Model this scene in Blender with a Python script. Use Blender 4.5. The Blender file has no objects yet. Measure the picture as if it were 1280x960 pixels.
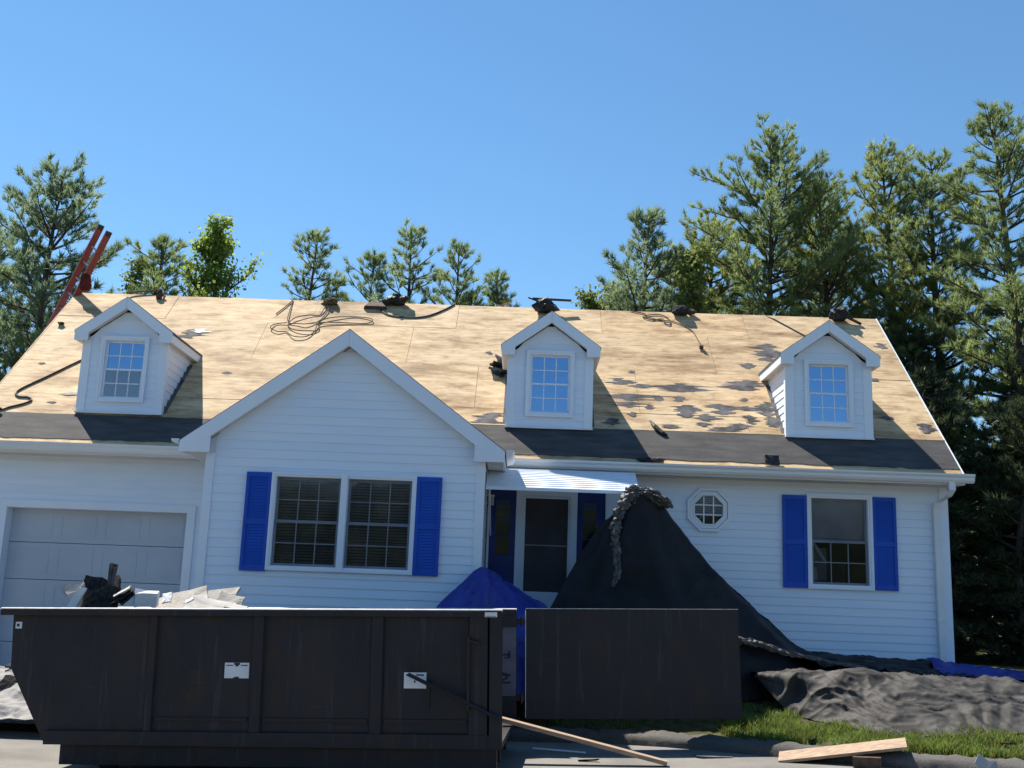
import bpy, math, random
import numpy as np
from mathutils import Vector, Matrix, noise
random.seed(7)
SC = bpy.context.scene
COL = SC.collection

# ------------------------------------------------------------------ camera
def camera():
    pitch, roll, yaw, fpx = .20076, .03692, .0139, 1340.0
    cy, sy, cp, sp = math.cos(yaw), math.sin(yaw), math.cos(pitch), math.sin(pitch)
    r = Vector((cy, sy, 0)); f = Vector((-sy*cp, cy*cp, sp)); u = r.cross(f)
    c, s = math.cos(roll), math.sin(roll)
    r2 = c*r + s*u; u2 = -s*r + c*u
    cam = bpy.data.cameras.new('camera'); cam.sensor_width = 36; cam.lens = 36*fpx/1280
    cam.clip_start = .1; cam.clip_end = 2000
    o = bpy.data.objects.new('camera', cam); COL.objects.link(o)
    m = Matrix((r2, u2, -f)).transposed().to_4x4(); m.translation = Vector((0, 0, 1.55))
    o.matrix_world = m; SC.camera = o
camera()
# ------------------------------------------------------------------ sky, sun, exposure
SUN = Vector((-1, 1, 2.415)).normalized()          # direction towards the sun: behind the house, left
ELEV = math.asin(SUN.z); AZ = math.atan2(SUN.x, SUN.y)
w = bpy.data.worlds.new('World'); SC.world = w; w.use_nodes = True
nt = w.node_tree; nt.nodes.clear()
sky = nt.nodes.new('ShaderNodeTexSky'); sky.sky_type = 'NISHITA'; sky.sun_disc = False
sky.sun_elevation = ELEV; sky.sun_rotation = AZ
sky.altitude = 50; sky.air_density = 1.0; sky.dust_density = 0; sky.ozone_density = 5
bg = nt.nodes.new('ShaderNodeBackground'); bg.inputs[1].default_value = .082
wo = nt.nodes.new('ShaderNodeOutputWorld')
hs = nt.nodes.new('ShaderNodeHueSaturation'); hs.inputs['Saturation'].default_value = 1.09; hs.inputs['Hue'].default_value = .492
nt.links.new(sky.outputs[0], hs.inputs['Color']); nt.links.new(hs.outputs[0], bg.inputs[0]); nt.links.new(bg.outputs[0], wo.inputs[0])
sl = bpy.data.lights.new('sun', 'SUN'); sl.energy = 4.7; sl.angle = math.radians(.53); sl.color = (1, .93, .82)
so = bpy.data.objects.new('sun', sl); COL.objects.link(so); so.location = (-20, 20, 40)
so.rotation_euler = SUN.to_track_quat('Z', 'Y').to_euler()
vs = SC.view_settings; vs.view_transform = 'Standard'; vs.look = 'None'; vs.exposure = 1.0; vs.gamma = 1
vs.use_curve_mapping = False

# ------------------------------------------------------------------ materials
MATS = {}
def nodes(name, rough=.6, spec=.5):
    m = bpy.data.materials.new(name); m.use_nodes = True
    n = m.node_tree.nodes; b = n['Principled BSDF']
    b.inputs['Roughness'].default_value = rough
    b.inputs['Specular IOR Level'].default_value = spec
    MATS[name] = m
    return m, n, m.node_tree.links, b
def ramp(n, stops):
    r = n.new('ShaderNodeValToRGB'); e = r.color_ramp.elements
    while len(e) < len(stops): e.new(.5)
    for i, (p, c) in enumerate(stops):
        e[i].position = p; e[i].color = (*c, 1)
    return r
def coords(n, l, scale=(1, 1, 1), jitter=False):
    t = n.new('ShaderNodeTexCoord'); mp = n.new('ShaderNodeMapping'); mp.inputs['Scale'].default_value = scale
    l.new(t.outputs['Object'], mp.inputs['Vector'])
    if jitter:
        oi = n.new('ShaderNodeObjectInfo'); mu = n.new('ShaderNodeMath'); mu.operation = 'MULTIPLY'; mu.inputs[1].default_value = 37.
        l.new(oi.outputs['Random'], mu.inputs[0]); l.new(mu.outputs[0], mp.inputs['Location'])
    return mp
def noisy(name, c0, c1, scale=3., rough=.6, spec=.5, stretch=(1, 1, 1), lo=.35, hi=.65, bump=0., bscale=40., jitter=False, detail=6., metallic=0.):
    m, n, l, b = nodes(name, rough, spec)
    mp = coords(n, l, stretch, jitter)
    t = n.new('ShaderNodeTexNoise'); t.inputs['Scale'].default_value = scale; t.inputs['Detail'].default_value = detail
    l.new(mp.outputs[0], t.inputs['Vector'])
    r = ramp(n, [(lo, c0), (hi, c1)]); l.new(t.outputs['Fac'], r.inputs[0]); l.new(r.outputs[0], b.inputs['Base Color'])
    b.inputs['Metallic'].default_value = metallic
    if bump:
        t2 = n.new('ShaderNodeTexNoise'); t2.inputs['Scale'].default_value = bscale; t2.inputs['Detail'].default_value = 4
        l.new(mp.outputs[0], t2.inputs['Vector'])
        bp = n.new('ShaderNodeBump'); bp.inputs['Strength'].default_value = bump; bp.inputs['Distance'].default_value = .02
        l.new(t2.outputs['Fac'], bp.inputs['Height']); l.new(bp.outputs[0], b.inputs['Normal'])
    return m
noisy('siding', (.72, .815, .94), (.78, .85, .95), 2.2, .42, .4, (.6, 1, 3), bump=.10, bscale=7, jitter=True)  # white vinyl with the blue cast of skylight mixed into its colour
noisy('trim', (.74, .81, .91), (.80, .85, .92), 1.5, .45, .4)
noisy('soffit', (.60, .56, .51), (.68, .64, .58), 1.5, .6, .3)
noisy('garage_paint', (.44, .49, .56), (.50, .55, .61), 1.2, .5, .3)
noisy('gutter', (.70, .72, .74), (.80, .81, .82), 2., .35, .5, (.3, 1, 1))
noisy('blue_paint', (.007, .068, .44), (.009, .080, .50), 3., .5, .4)
noisy('blue_door', (.010, .028, .15), (.014, .036, .19), 3., .5, .4)
noisy('meter_grey', (.24, .25, .26), (.3, .31, .32), 3., .5, .4)
noisy('membrane', (.045, .044, .046), (.095, .092, .09), 5., .8, .3, (.5, 2, 2), lo=.3, hi=.72, bump=.5, bscale=90, detail=10)
noisy('felt', (.055, .054, .058), (.145, .142, .15), 6., .85, .25, bump=.4, bscale=70, detail=8)
noisy('shingle', (.012, .012, .014), (.05, .048, .048), 30., .9, .2, bump=.4, bscale=150)
noisy('shingle_back', (.36, .34, .31), (.52, .50, .46), 8., .85, .2)
noisy('rubble', (.42, .38, .33), (.56, .51, .45), 7., .9, .2, bump=.3)
noisy('foam', (.74, .73, .70), (.82, .81, .79), 5., .7, .3)
noisy('rope', (.10, .075, .05), (.19, .15, .10), 40., .9, .2)
noisy('cord', (.035, .025, .02), (.08, .06, .045), 20., .6, .4)
noisy('rust_brown', (.05, .032, .026), (.11, .07, .05), 15., .8, .3)
noisy('black_bag', (.008, .008, .010), (.022, .022, .026), 20., .6, .4, bump=.3)
noisy('red_fiberglass', (.22, .035, .03), (.30, .055, .045), 6., .45, .5)
noisy('aluminium', (.42, .42, .42), (.55, .55, .55), 10., .4, .5, metallic=.7)
noisy('decal', (.62, .63, .66), (.72, .73, .75), 6., .5, .4)
noisy('decal_print', (.012, .014, .03), (.02, .022, .045), 6., .5, .4)
noisy('primer_grey', (.085, .078, .10), (.12, .11, .135), 4., .6, .4, (1, 1, 3))
noisy('plank', (.27, .185, .125), (.42, .31, .225), 4., .75, .25, (.6, 9, 9), bump=.2, bscale=14, jitter=True)
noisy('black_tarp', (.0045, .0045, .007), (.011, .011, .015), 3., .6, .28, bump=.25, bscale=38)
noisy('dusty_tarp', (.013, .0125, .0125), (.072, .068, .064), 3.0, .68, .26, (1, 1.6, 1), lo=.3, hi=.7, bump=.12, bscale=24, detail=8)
noisy('sunlit_fold', (.02, .02, .021), (.15, .145, .145), 16., .55, .45, lo=.3, hi=.7, bump=.4, bscale=45)  # sunlight on the black folds put in as a lighter speckled grey
noisy('blue_tarp', (.010, .022, .22), (.016, .032, .30), 3., .45, .5, bump=.3, bscale=30)
noisy('pale_blue_tarp', (.05, .16, .55), (.3, .45, .75), 7., .45, .5)
noisy('grey_sheet', (.17, .165, .16), (.34, .325, .31), 3., .75, .2, lo=.3, hi=.7, bump=.4, bscale=25)
noisy('dumpster_trim', (.009, .010, .016), (.018, .018, .026), 5., .5, .5)
noisy('sunlit_steel', (.50, .47, .46), (.74, .71, .69), 12., .45, .5)  # pale tone stands in for sun along the dumpster edges
noisy('bark', (.055, .042, .033), (.12, .095, .075), 6., .9, .2, (1, 1, .25), bump=.8, bscale=12)
noisy('muntin_shaded', (.15, .165, .20), (.20, .215, .25), 3., .5, .4)  # shade behind the glass put into the grey of muntins and sashes
noisy('screen', (.034, .032, .038), (.05, .046, .052), 3., .55, .4)
noisy('interior', (.035, .033, .032), (.06, .055, .052), 2., .9, .2)
noisy('interior_stuff', (.08, .06, .05), (.16, .12, .10), 5., .9, .2)
noisy('blind_tan', (.24, .235, .235), (.32, .31, .305), 5., .8, .2)
noisy('curtain', (.5, .5, .5), (.62, .62, .62), 3., .8, .2)  # grey of the added panel in the right window's upper sash
noisy('cloth_red', (.10, .018, .016), (.15, .028, .024), 10., .9, .1)
noisy('plastic_black', (.012, .012, .013), (.02, .02, .022), 10., .4, .5)

def plywood():
    m, n, l, b = nodes('plywood', .75, .2)
    mp = coords(n, l, (1.0, 6.5, 6.5), True)
    g = n.new('ShaderNodeTexNoise'); g.inputs['Scale'].default_value = 2.6; g.inputs['Detail'].default_value = 11; g.inputs['Roughness'].default_value = .68
    l.new(mp.outputs[0], g.inputs['Vector'])
    r = ramp(n, [(.26, (.34, .225, .125)), (.42, (.57, .42, .25)), (.55, (.68, .52, .33)), (.72, (.76, .605, .40))]); l.new(g.outputs['Fac'], r.inputs[0])
    t = n.new('ShaderNodeTexCoord'); mp2 = n.new('ShaderNodeMapping'); mp2.inputs['Scale'].default_value = (.55, 1.7, 1.7)
    l.new(t.outputs['Object'], mp2.inputs['Vector'])
    s = n.new('ShaderNodeTexNoise'); s.inputs['Scale'].default_value = 1.25; s.inputs['Detail'].default_value = 7; s.inputs['Roughness'].default_value = .66
    l.new(mp2.outputs[0], s.inputs['Vector'])
    r2 = ramp(n, [(.33, (.46, .40, .36)), (.43, (.74, .69, .65)), (.50, (.94, .92, .90)), (.58, (1, 1, 1))]); l.new(s.outputs['Fac'], r2.inputs[0])
    mx = n.new('ShaderNodeMix'); mx.data_type = 'RGBA'; mx.blend_type = 'MULTIPLY'; mx.inputs[0].default_value = 1
    l.new(r.outputs[0], mx.inputs[6]); l.new(r2.outputs[0], mx.inputs[7])
    oi = n.new('ShaderNodeObjectInfo'); r3 = ramp(n, [(0, (.84, .80, .74)), (.5, (1, 1, 1)), (1, (1.0, .95, .88))]); l.new(oi.outputs['Random'], r3.inputs[0])
    mx2 = n.new('ShaderNodeMix'); mx2.data_type = 'RGBA'; mx2.blend_type = 'MULTIPLY'; mx2.inputs[0].default_value = 1
    l.new(mx.outputs[2], mx2.inputs[6]); l.new(r3.outputs[0], mx2.inputs[7])
    # torn black felt fibres and staple marks
    f = n.new('ShaderNodeTexNoise'); f.inputs['Scale'].default_value = 5.5; f.inputs['Detail'].default_value = 8; f.inputs['Roughness'].default_value = .7
    mp3 = n.new('ShaderNodeMapping'); mp3.inputs['Scale'].default_value = (.5, 2.6, 2.6); l.new(t.outputs['Object'], mp3.inputs['Vector']); l.new(mp3.outputs[0], f.inputs['Vector'])
    r4 = ramp(n, [(.30, (.20, .17, .16)), (.355, (1, 1, 1))]); l.new(f.outputs['Fac'], r4.inputs[0])
    mx3 = n.new('ShaderNodeMix'); mx3.data_type = 'RGBA'; mx3.blend_type = 'MULTIPLY'; mx3.inputs[0].default_value = .8
    l.new(mx2.outputs[2], mx3.inputs[6]); l.new(r4.outputs[0], mx3.inputs[7])
    bl = n.new('ShaderNodeTexNoise'); bl.inputs['Scale'].default_value = 4.2; bl.inputs['Detail'].default_value = 10; bl.inputs['Roughness'].default_value = .72
    mp5 = n.new('ShaderNodeMapping'); mp5.inputs['Scale'].default_value = (.8, 1.9, 1.9); l.new(t.outputs['Object'], mp5.inputs['Vector']); l.new(mp5.outputs[0], bl.inputs['Vector'])
    r6 = ramp(n, [(.34, (.60, .55, .52)), (.46, (.93, .91, .89)), (.56, (1, 1, 1)), (.68, (1.12, 1.12, 1.1))]); l.new(bl.outputs['Fac'], r6.inputs[0])
    mx6 = n.new('ShaderNodeMix'); mx6.data_type = 'RGBA'; mx6.blend_type = 'MULTIPLY'; mx6.inputs[0].default_value = 1
    l.new(mx3.outputs[2], mx6.inputs[6]); l.new(r6.outputs[0], mx6.inputs[7]); l.new(mx6.outputs[2], b.inputs['Base Color'])
    bp = n.new('ShaderNodeBump'); bp.inputs['Strength'].default_value = .12; bp.inputs['Distance'].default_value = .01
    l.new(g.outputs['Fac'], bp.inputs['Height']); l.new(bp.outputs[0], b.inputs['Normal'])
plywood()

def dumpster_paint():
    m, n, l, b = nodes('dumpster_paint', .55, .35)
    mp = coords(n, l, (1, 1, .6))
    def tex(sc, det, vec, rg=.55):
        t = n.new('ShaderNodeTexNoise'); t.inputs['Scale'].default_value = sc; t.inputs['Detail'].default_value = det; t.inputs['Roughness'].default_value = rg; l.new(vec.outputs[0], t.inputs['Vector']); return t
    def blend(a, c, fac, col):
        mx = n.new('ShaderNodeMix'); mx.data_type = 'RGBA'; l.new(fac, mx.inputs[0]); l.new(a, mx.inputs[6]); mx.inputs[7].default_value = (*col, 1); return mx.outputs[2]
    t = tex(1.6, 7, mp); r = ramp(n, [(.32, (.011, .011, .016)), (.52, (.019, .017, .020)), (.72, (.034, .026, .024))]); l.new(t.outputs['Fac'], r.inputs[0])
    rust = tex(2.7, 10, mp, .7); rr = ramp(n, [(.54, (0, 0, 0)), (.66, (.8, .8, .8))]); l.new(rust.outputs['Fac'], rr.inputs[0])
    c = blend(r.outputs[0], None, rr.outputs[0], (.035, .020, .014))
    mp2 = coords(n, l, (7, 7, .55)); scr = tex(1.7, 10, mp2, .7); r2 = ramp(n, [(.57, (0, 0, 0)), (.76, (.6, .6, .6))]); l.new(scr.outputs['Fac'], r2.inputs[0])
    c = blend(c, None, r2.outputs[0], (.075, .075, .09))
    mp4 = coords(n, l, (1.2, 1.2, 16)); hs_ = tex(1.3, 9, mp4, .7); r4 = ramp(n, [(.62, (0, 0, 0)), (.78, (.4, .4, .4))]); l.new(hs_.outputs['Fac'], r4.inputs[0])
    c = blend(c, None, r4.outputs[0], (.09, .085, .09))
    l.new(c, b.inputs['Base Color'])
    r5 = ramp(n, [(.3, (.42, .42, .42)), (.7, (.72, .72, .72))]); l.new(t.outputs['Fac'], r5.inputs[0]); l.new(r5.outputs[0], b.inputs['Roughness'])
    bp = n.new('ShaderNodeBump'); bp.inputs['Strength'].default_value = .5; bp.inputs['Distance'].default_value = .05
    t6 = tex(1.9, 3, mp); l.new(t6.outputs['Fac'], bp.inputs['Height']); l.new(bp.outputs[0], b.inputs['Normal'])
dumpster_paint()

def asphalt(name, c0, c1):
    m, n, l, b = nodes(name, .9, .25)
    mp = coords(n, l)
    t = n.new('ShaderNodeTexNoise'); t.inputs['Scale'].default_value = 160; t.inputs['Detail'].default_value = 3
    t2 = n.new('ShaderNodeTexNoise'); t2.inputs['Scale'].default_value = 1.4; t2.inputs['Detail'].default_value = 8
    l.new(mp.outputs[0], t.inputs['Vector']); l.new(mp.outputs[0], t2.inputs['Vector'])
    r = ramp(n, [(.3, c0), (.7, c1)]); l.new(t.outputs['Fac'], r.inputs[0])
    r2 = ramp(n, [(.35, (.75, .75, .75)), (.6, (1, 1, 1))]); l.new(t2.outputs['Fac'], r2.inputs[0])
    mx = n.new('ShaderNodeMix'); mx.data_type = 'RGBA'; mx.blend_type = 'MULTIPLY'; mx.inputs[0].default_value = 1
    l.new(r.outputs[0], mx.inputs[6]); l.new(r2.outputs[0], mx.inputs[7]); l.new(mx.outputs[2], b.inputs['Base Color'])
    bp = n.new('ShaderNodeBump'); bp.inputs['Strength'].default_value = .6; bp.inputs['Distance'].default_value = .008
    l.new(t.outputs['Fac'], bp.inputs['Height']); l.new(bp.outputs[0], b.inputs['Normal'])
asphalt('asphalt', (.14, .132, .12), (.27, .255, .235))
asphalt('kerb_asphalt', (.04, .038, .036), (.17, .16, .15))
noisy('lawn', (.035, .045, .015), (.09, .085, .04), 9., .95, .1, bump=.6, bscale=60)

def glass(name, mirror, tint, gcol=(1, 1, 1), gr=.015):
    m = bpy.data.materials.new(name); m.use_nodes = True; MATS[name] = m
    n, l = m.node_tree.nodes, m.node_tree.links; n.clear()
    o = n.new('ShaderNodeOutputMaterial'); mx = n.new('ShaderNodeMixShader')
    tr = n.new('ShaderNodeBsdfTransparent'); tr.inputs[0].default_value = (*tint, 1)
    gl = n.new('ShaderNodeBsdfGlossy'); gl.inputs['Roughness'].default_value = gr; gl.inputs['Color'].default_value = (*gcol, 1)
    t = n.new('ShaderNodeTexCoord'); ns = n.new('ShaderNodeTexNoise'); ns.inputs['Scale'].default_value = 2.5; ns.inputs['Detail'].default_value = 1
    bp = n.new('ShaderNodeBump'); bp.inputs['Strength'].default_value = .2; bp.inputs['Distance'].default_value = .008
    l.new(t.outputs['Object'], ns.inputs['Vector']); l.new(ns.outputs['Fac'], bp.inputs['Height']); l.new(bp.outputs[0], gl.inputs['Normal'])
    fr = n.new('ShaderNodeFresnel'); fr.inputs[0].default_value = 1.5
    ad = n.new('ShaderNodeMath'); ad.operation = 'ADD'; ad.use_clamp = True; ad.inputs[1].default_value = mirror
    l.new(fr.outputs[0], ad.inputs[0]); l.new(ad.outputs[0], mx.inputs[0]); l.new(tr.outputs[0], mx.inputs[1]); l.new(gl.outputs[0], mx.inputs[2]); l.new(mx.outputs[0], o.inputs[0])
glass('glass', .11, (.82, .82, .86), (.88, .9, 1), .07)
glass('dormer_glass', .40, (.35, .37, .45), (.42, .66, 1.))

def leaf(name, c0, c1, trans, scale=1.2):
    m = bpy.data.materials.new(name); m.use_nodes = True; MATS[name] = m
    n, l = m.node_tree.nodes, m.node_tree.links; b = n['Principled BSDF']; o = n['Material Output']
    mp = coords(n, l)
    t = n.new('ShaderNodeTexNoise'); t.inputs['Scale'].default_value = scale; t.inputs['Detail'].default_value = 5
    l.new(mp.outputs[0], t.inputs['Vector'])
    r = ramp(n, [(.35, c0), (.65, c1)]); l.new(t.outputs['Fac'], r.inputs[0]); l.new(r.outputs[0], b.inputs['Base Color'])
    b.inputs['Roughness'].default_value = .55; b.inputs['Specular IOR Level'].default_value = .3
    tb = n.new('ShaderNodeBsdfTranslucent'); mx = n.new('ShaderNodeMixShader'); mx.inputs[0].default_value = trans
    l.new(r.outputs[0], tb.inputs[0]); l.new(b.outputs[0], mx.inputs[1]); l.new(tb.outputs[0], mx.inputs[2]); l.new(mx.outputs[0], o.inputs[0])
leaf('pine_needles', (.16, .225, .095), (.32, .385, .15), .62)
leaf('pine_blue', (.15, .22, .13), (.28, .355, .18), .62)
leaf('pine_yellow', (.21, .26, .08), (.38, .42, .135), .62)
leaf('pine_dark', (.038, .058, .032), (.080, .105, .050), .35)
leaf('maple_leaves', (.21, .30, .05), (.36, .44, .09), .65)
leaf('soft_leaves', (.15, .20, .05), (.26, .29, .085), .55)
leaf('rust_leaves', (.20, .11, .02), (.30, .20, .04), .4)
leaf('grass_blades', (.12, .14, .035), (.20, .28, .055), .5, 5.)

# ------------------------------------------------------------------ mesh helpers
ORG = {}
class MB:
    def __init__(s): s.v = []; s.f = []
    def add(s, vs, fs):
        k = len(s.v); s.v += [tuple(p) for p in vs]; s.f += [tuple(i+k for i in f) for f in fs]; return s
    def box(s, x0, x1, y0, y1, z0, z1):
        return s.add([(x0, y0, z0), (x1, y0, z0), (x1, y1, z0), (x0, y1, z0), (x0, y0, z1), (x1, y0, z1), (x1, y1, z1), (x0, y1, z1)],
                     [(0, 3, 2, 1), (4, 5, 6, 7), (0, 1, 5, 4), (1, 2, 6, 5), (2, 3, 7, 6), (3, 0, 4, 7)])
    def hexa(s, p):      # 8 points: bottom ring 0-3, top ring 4-7
        return s.add(p, [(0, 3, 2, 1), (4, 5, 6, 7), (0, 1, 5, 4), (1, 2, 6, 5), (2, 3, 7, 6), (3, 0, 4, 7)])
    def prism(s, poly, axis, a, b):    # polygon in the two other axes extruded along axis
        def P(q, t):
            return {'x': (t, q[0], q[1]), 'y': (q[0], t, q[1]), 'z': (q[0], q[1], t)}[axis]
        n = len(poly); vs = [P(q, a) for q in poly] + [P(q, b) for q in poly]
        fs = [tuple(range(n)), tuple(range(2*n-1, n-1, -1))] + [(i, i+n, (i+1) % n+n, (i+1) % n) for i in range(n)]
        return s.add(vs, fs)
    def ring(s, outer, inner, axis, a, b):   # frame between two polygons with the same count
        def P(q, t):
            return {'x': (t, q[0], q[1]), 'y': (q[0], t, q[1]), 'z': (q[0], q[1], t)}[axis]
        n = len(outer)
        vs = [P(q, a) for q in outer]+[P(q, a) for q in inner]+[P(q, b) for q in outer]+[P(q, b) for q in inner]
        fs = []
        for i in range(n):
            j = (i+1) % n
            fs += [(i, j, n+j, n+i), (2*n+i, 3*n+i, 3*n+j, 2*n+j), (i, 2*n+i, 2*n+j, j), (n+i, n+j, 3*n+j, 3*n+i)]
        return s.add(vs, fs)
    def tube(s, pts, rad, k=6, cap=True):
        pts = [Vector(p) for p in pts]
        if not hasattr(rad, '__len__'): rad = [rad]*len(pts)
        vs = []; n = len(pts)
        for i, p in enumerate(pts):
            d = (pts[min(i+1, n-1)]-pts[max(i-1, 0)])
            d = d.normalized() if d.length > 1e-9 else Vector((0, 0, 1))
            a = d.cross(Vector((0, 0, 1)))
            if a.length < .05: a = d.cross(Vector((1, 0, 0)))
            a.normalize(); b = d.cross(a)
            for q in range(k):
                t = 2*math.pi*q/k; vs.append(p+rad[i]*(math.cos(t)*a+math.sin(t)*b))
        fs = [(i*k+q, i*k+(q+1) % k, (i+1)*k+(q+1) % k, (i+1)*k+q) for i in range(n-1) for q in range(k)]
        if cap: fs += [tuple(range(k-1, -1, -1)), tuple((n-1)*k+q for q in range(k))]
        return s.add(vs, fs)
    def build(s, name, mat, parent=None, smooth=False, loc=None, bevel=0, local=False):
        me = bpy.data.meshes.new(name)
        if parent is not None: org = Vector((0, 0, 0)) if local else ORG[parent.name]
        else: org = Vector(loc) if loc else Vector((0, 0, 0))
        me.from_pydata([tuple(Vector(p)-org) for p in s.v] if org.length else s.v, [], s.f); me.update()
        me.materials.append(MATS[mat])
        if smooth: me.shade_smooth()
        o = bpy.data.objects.new(name, me); COL.objects.link(o)
        if parent is not None:
            o.parent = parent; ORG[o.name] = ORG[parent.name]
        else:
            o.location = org; ORG[o.name] = org
        if bevel:
            md = o.modifiers.new('bevel', 'BEVEL'); md.width = bevel; md.segments = 2; md.limit_method = 'ANGLE'
        return o
def raw(name, v, f, mat, parent=None, smooth=False, loc=None):
    """numpy arrays -> one mesh object (faces all of one size)"""
    org = np.array(ORG[parent.name] if parent is not None else (loc or (0, 0, 0)), float)
    v = np.asarray(v, np.float32)-org.astype(np.float32); f = np.asarray(f, np.int32); k = f.shape[1]
    me = bpy.data.meshes.new(name); me.vertices.add(len(v)); me.vertices.foreach_set('co', v.ravel())
    me.loops.add(f.size); me.loops.foreach_set('vertex_index', f.ravel())
    me.polygons.add(len(f)); me.polygons.foreach_set('loop_start', np.arange(0, f.size, k, dtype=np.int32))
    me.update(calc_edges=True); me.materials.append(MATS[mat])
    if smooth: me.shade_smooth()
    o = bpy.data.objects.new(name, me); COL.objects.link(o)
    if parent is not None: o.parent = parent; ORG[o.name] = ORG[parent.name]
    else: o.location = org; ORG[o.name] = Vector(org)
    return o
def tag(o, label, cat, group=None):
    o['label'] = label; o['category'] = cat
    if group: o['group'] = group
    return o
def thing(name, label, cat, loc, group=None, rot=None):
    o = bpy.data.objects.new(name, None); COL.objects.link(o); o.location = loc; o.empty_display_size = .2
    ORG[o.name] = Vector(loc)
    if rot: o.rotation_euler = rot
    return tag(o, label, cat, group)
def struct(o): o['kind'] = 'structure'; return o
def stuff(o): o['kind'] = 'stuff'; return o

# ------------------------------------------------------------------ terrain
KX = [-1, 0, 1, 1.6, 2.2, 2.94, 3.75, 4.73, 6, 8, 14]; KY = [12.78, 12.76, 12.62, 12.38, 12.0, 11.47, 10.95, 10.34, 9.55, 8.3, 4.6]
def kerb_y(x): return float(np.interp(x, KX, KY))
def road_z(x): return .03*max(-3.2, min(9., x))
def sm(a, b, t): t = max(0., min(1., (t-a)/(b-a))); return t*t*(3-2*t)
def lawn_z(x, y):
    yk = kerb_y(x)+.14
    if y < yk: return road_z(x)-.06
    t = min(1., (y-yk)/(15.-yk))**1.25
    return (road_z(x)+.10)*(1-t)+.78*t
def drive_z(x, y):
    yk = kerb_y(x)-.6; t = max(0, min(1., (y-yk)/(15.2-yk)))
    return road_z(x)*(1-t)+.33*t
def grid_mesh(name, xs, ys, fz, mat):
    m = MB(); nx = len(xs)
    m.v = [(x, y, fz(x, y)) for y in ys for x in xs]
    m.f = [(j*nx+i, j*nx+i+1, (j+1)*nx+i+1, (j+1)*nx+i) for j in range(len(ys)-1) for i in range(nx-1)]
    return m.build(name, mat, smooth=True)
def axis(fine0, fine1, step, far0, far1):
    return [far0, far0*.5+fine0*.5, fine0-4]+[fine0+i*step for i in range(int((fine1-fine0)/step)+1)]+[fine1+4, fine1*.5+far1*.5, far1]
def terr(x, y):
    if -8.3 < x < -.1 and kerb_y(x)-.1 < y < 15.3: return min(lawn_z(x, y), drive_z(x, y)-.06)
    return lawn_z(x, y)+.02*noise.noise(Vector((x*1.3, y*1.3, 3)))*(y > kerb_y(x)+.3)
struct(grid_mesh('ground', axis(-14, 14, .25, -400, 400), axis(7, 18, .09, -300, 500), terr, 'lawn'))
def road():
    m = MB(); xs = [-200, -60, -20, -9]+[-9+.5*i for i in range(1, 36)]+[9, 20, 60, 200]; xs = sorted(set(xs))
    rows = []
    for x in xs:
        yk = kerb_y(x)
        rows.append([(x, yk-9.5+9.5*k/12, road_z(x)+.012*noise.noise(Vector((x*.6, k*.6, 0)))*(k > 0)) for k in range(13)])
    for r in rows: m.v += r
    for i in range(len(xs)-1):
        for k in range(12): m.f.append((i*13+k, (i+1)*13+k, (i+1)*13+k+1, i*13+k+1))
    struct(m.build('road', 'asphalt', smooth=True))
    m = MB(); nx, ny = 20, 14
    for j in range(ny+1):
        for i in range(nx+1):
            v = j/ny
            x0 = -8.2; x1 = -.25+(-4.3+.25)*sm(.05, .45, v)
            x = x0+(x1-x0)*i/nx; y = kerb_y(x)-.04+(15.2-kerb_y(x))*v
            m.v.append((x, y, drive_z(x, y)+.004+.004))
    for j in range(ny):
        for i in range(nx): m.f.append((j*(nx+1)+i, j*(nx+1)+i+1, (j+1)*(nx+1)+i+1, (j+1)*(nx+1)+i))
    struct(m.build('driveway', 'asphalt', smooth=True))
road()
def kerb():
    m = MB(); xs = [-.12+.04*i for i in range(230)]; K = 11
    for x in xs:
        yk = kerb_y(x); z0 = road_z(x)-.03
        for q in range(K):
            a = math.pi*q/(K-1)
            yy = yk+.15-.17*math.cos(a)*(1 if q < K/2 else 1.1); zz = z0+.165*math.sin(a)**.55
            nn = noise.noise(Vector((x*3.1, q*.7, 1)))*.030+noise.noise(Vector((x*11, q*2.1, 5)))*.022+noise.noise(Vector((x*29, q*3.1, 8)))*.012
            cr = -.025 if abs((x % 2.3)-.95) < .045 else 0
            m.v.append((x, yy+nn, zz+(nn*.9+cr)*math.sin(a)))
    n = len(xs)
    m.f = [(i*K+q, (i+1)*K+q, (i+1)*K+q+1, i*K+q+1) for i in range(n-1) for q in range(K-1)]
    m.f += [tuple(range(K)), tuple((n-1)*K+q for q in range(K-1, -1, -1))]
    struct(m.build('kerb', 'kerb_asphalt', smooth=True))
kerb()

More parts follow.
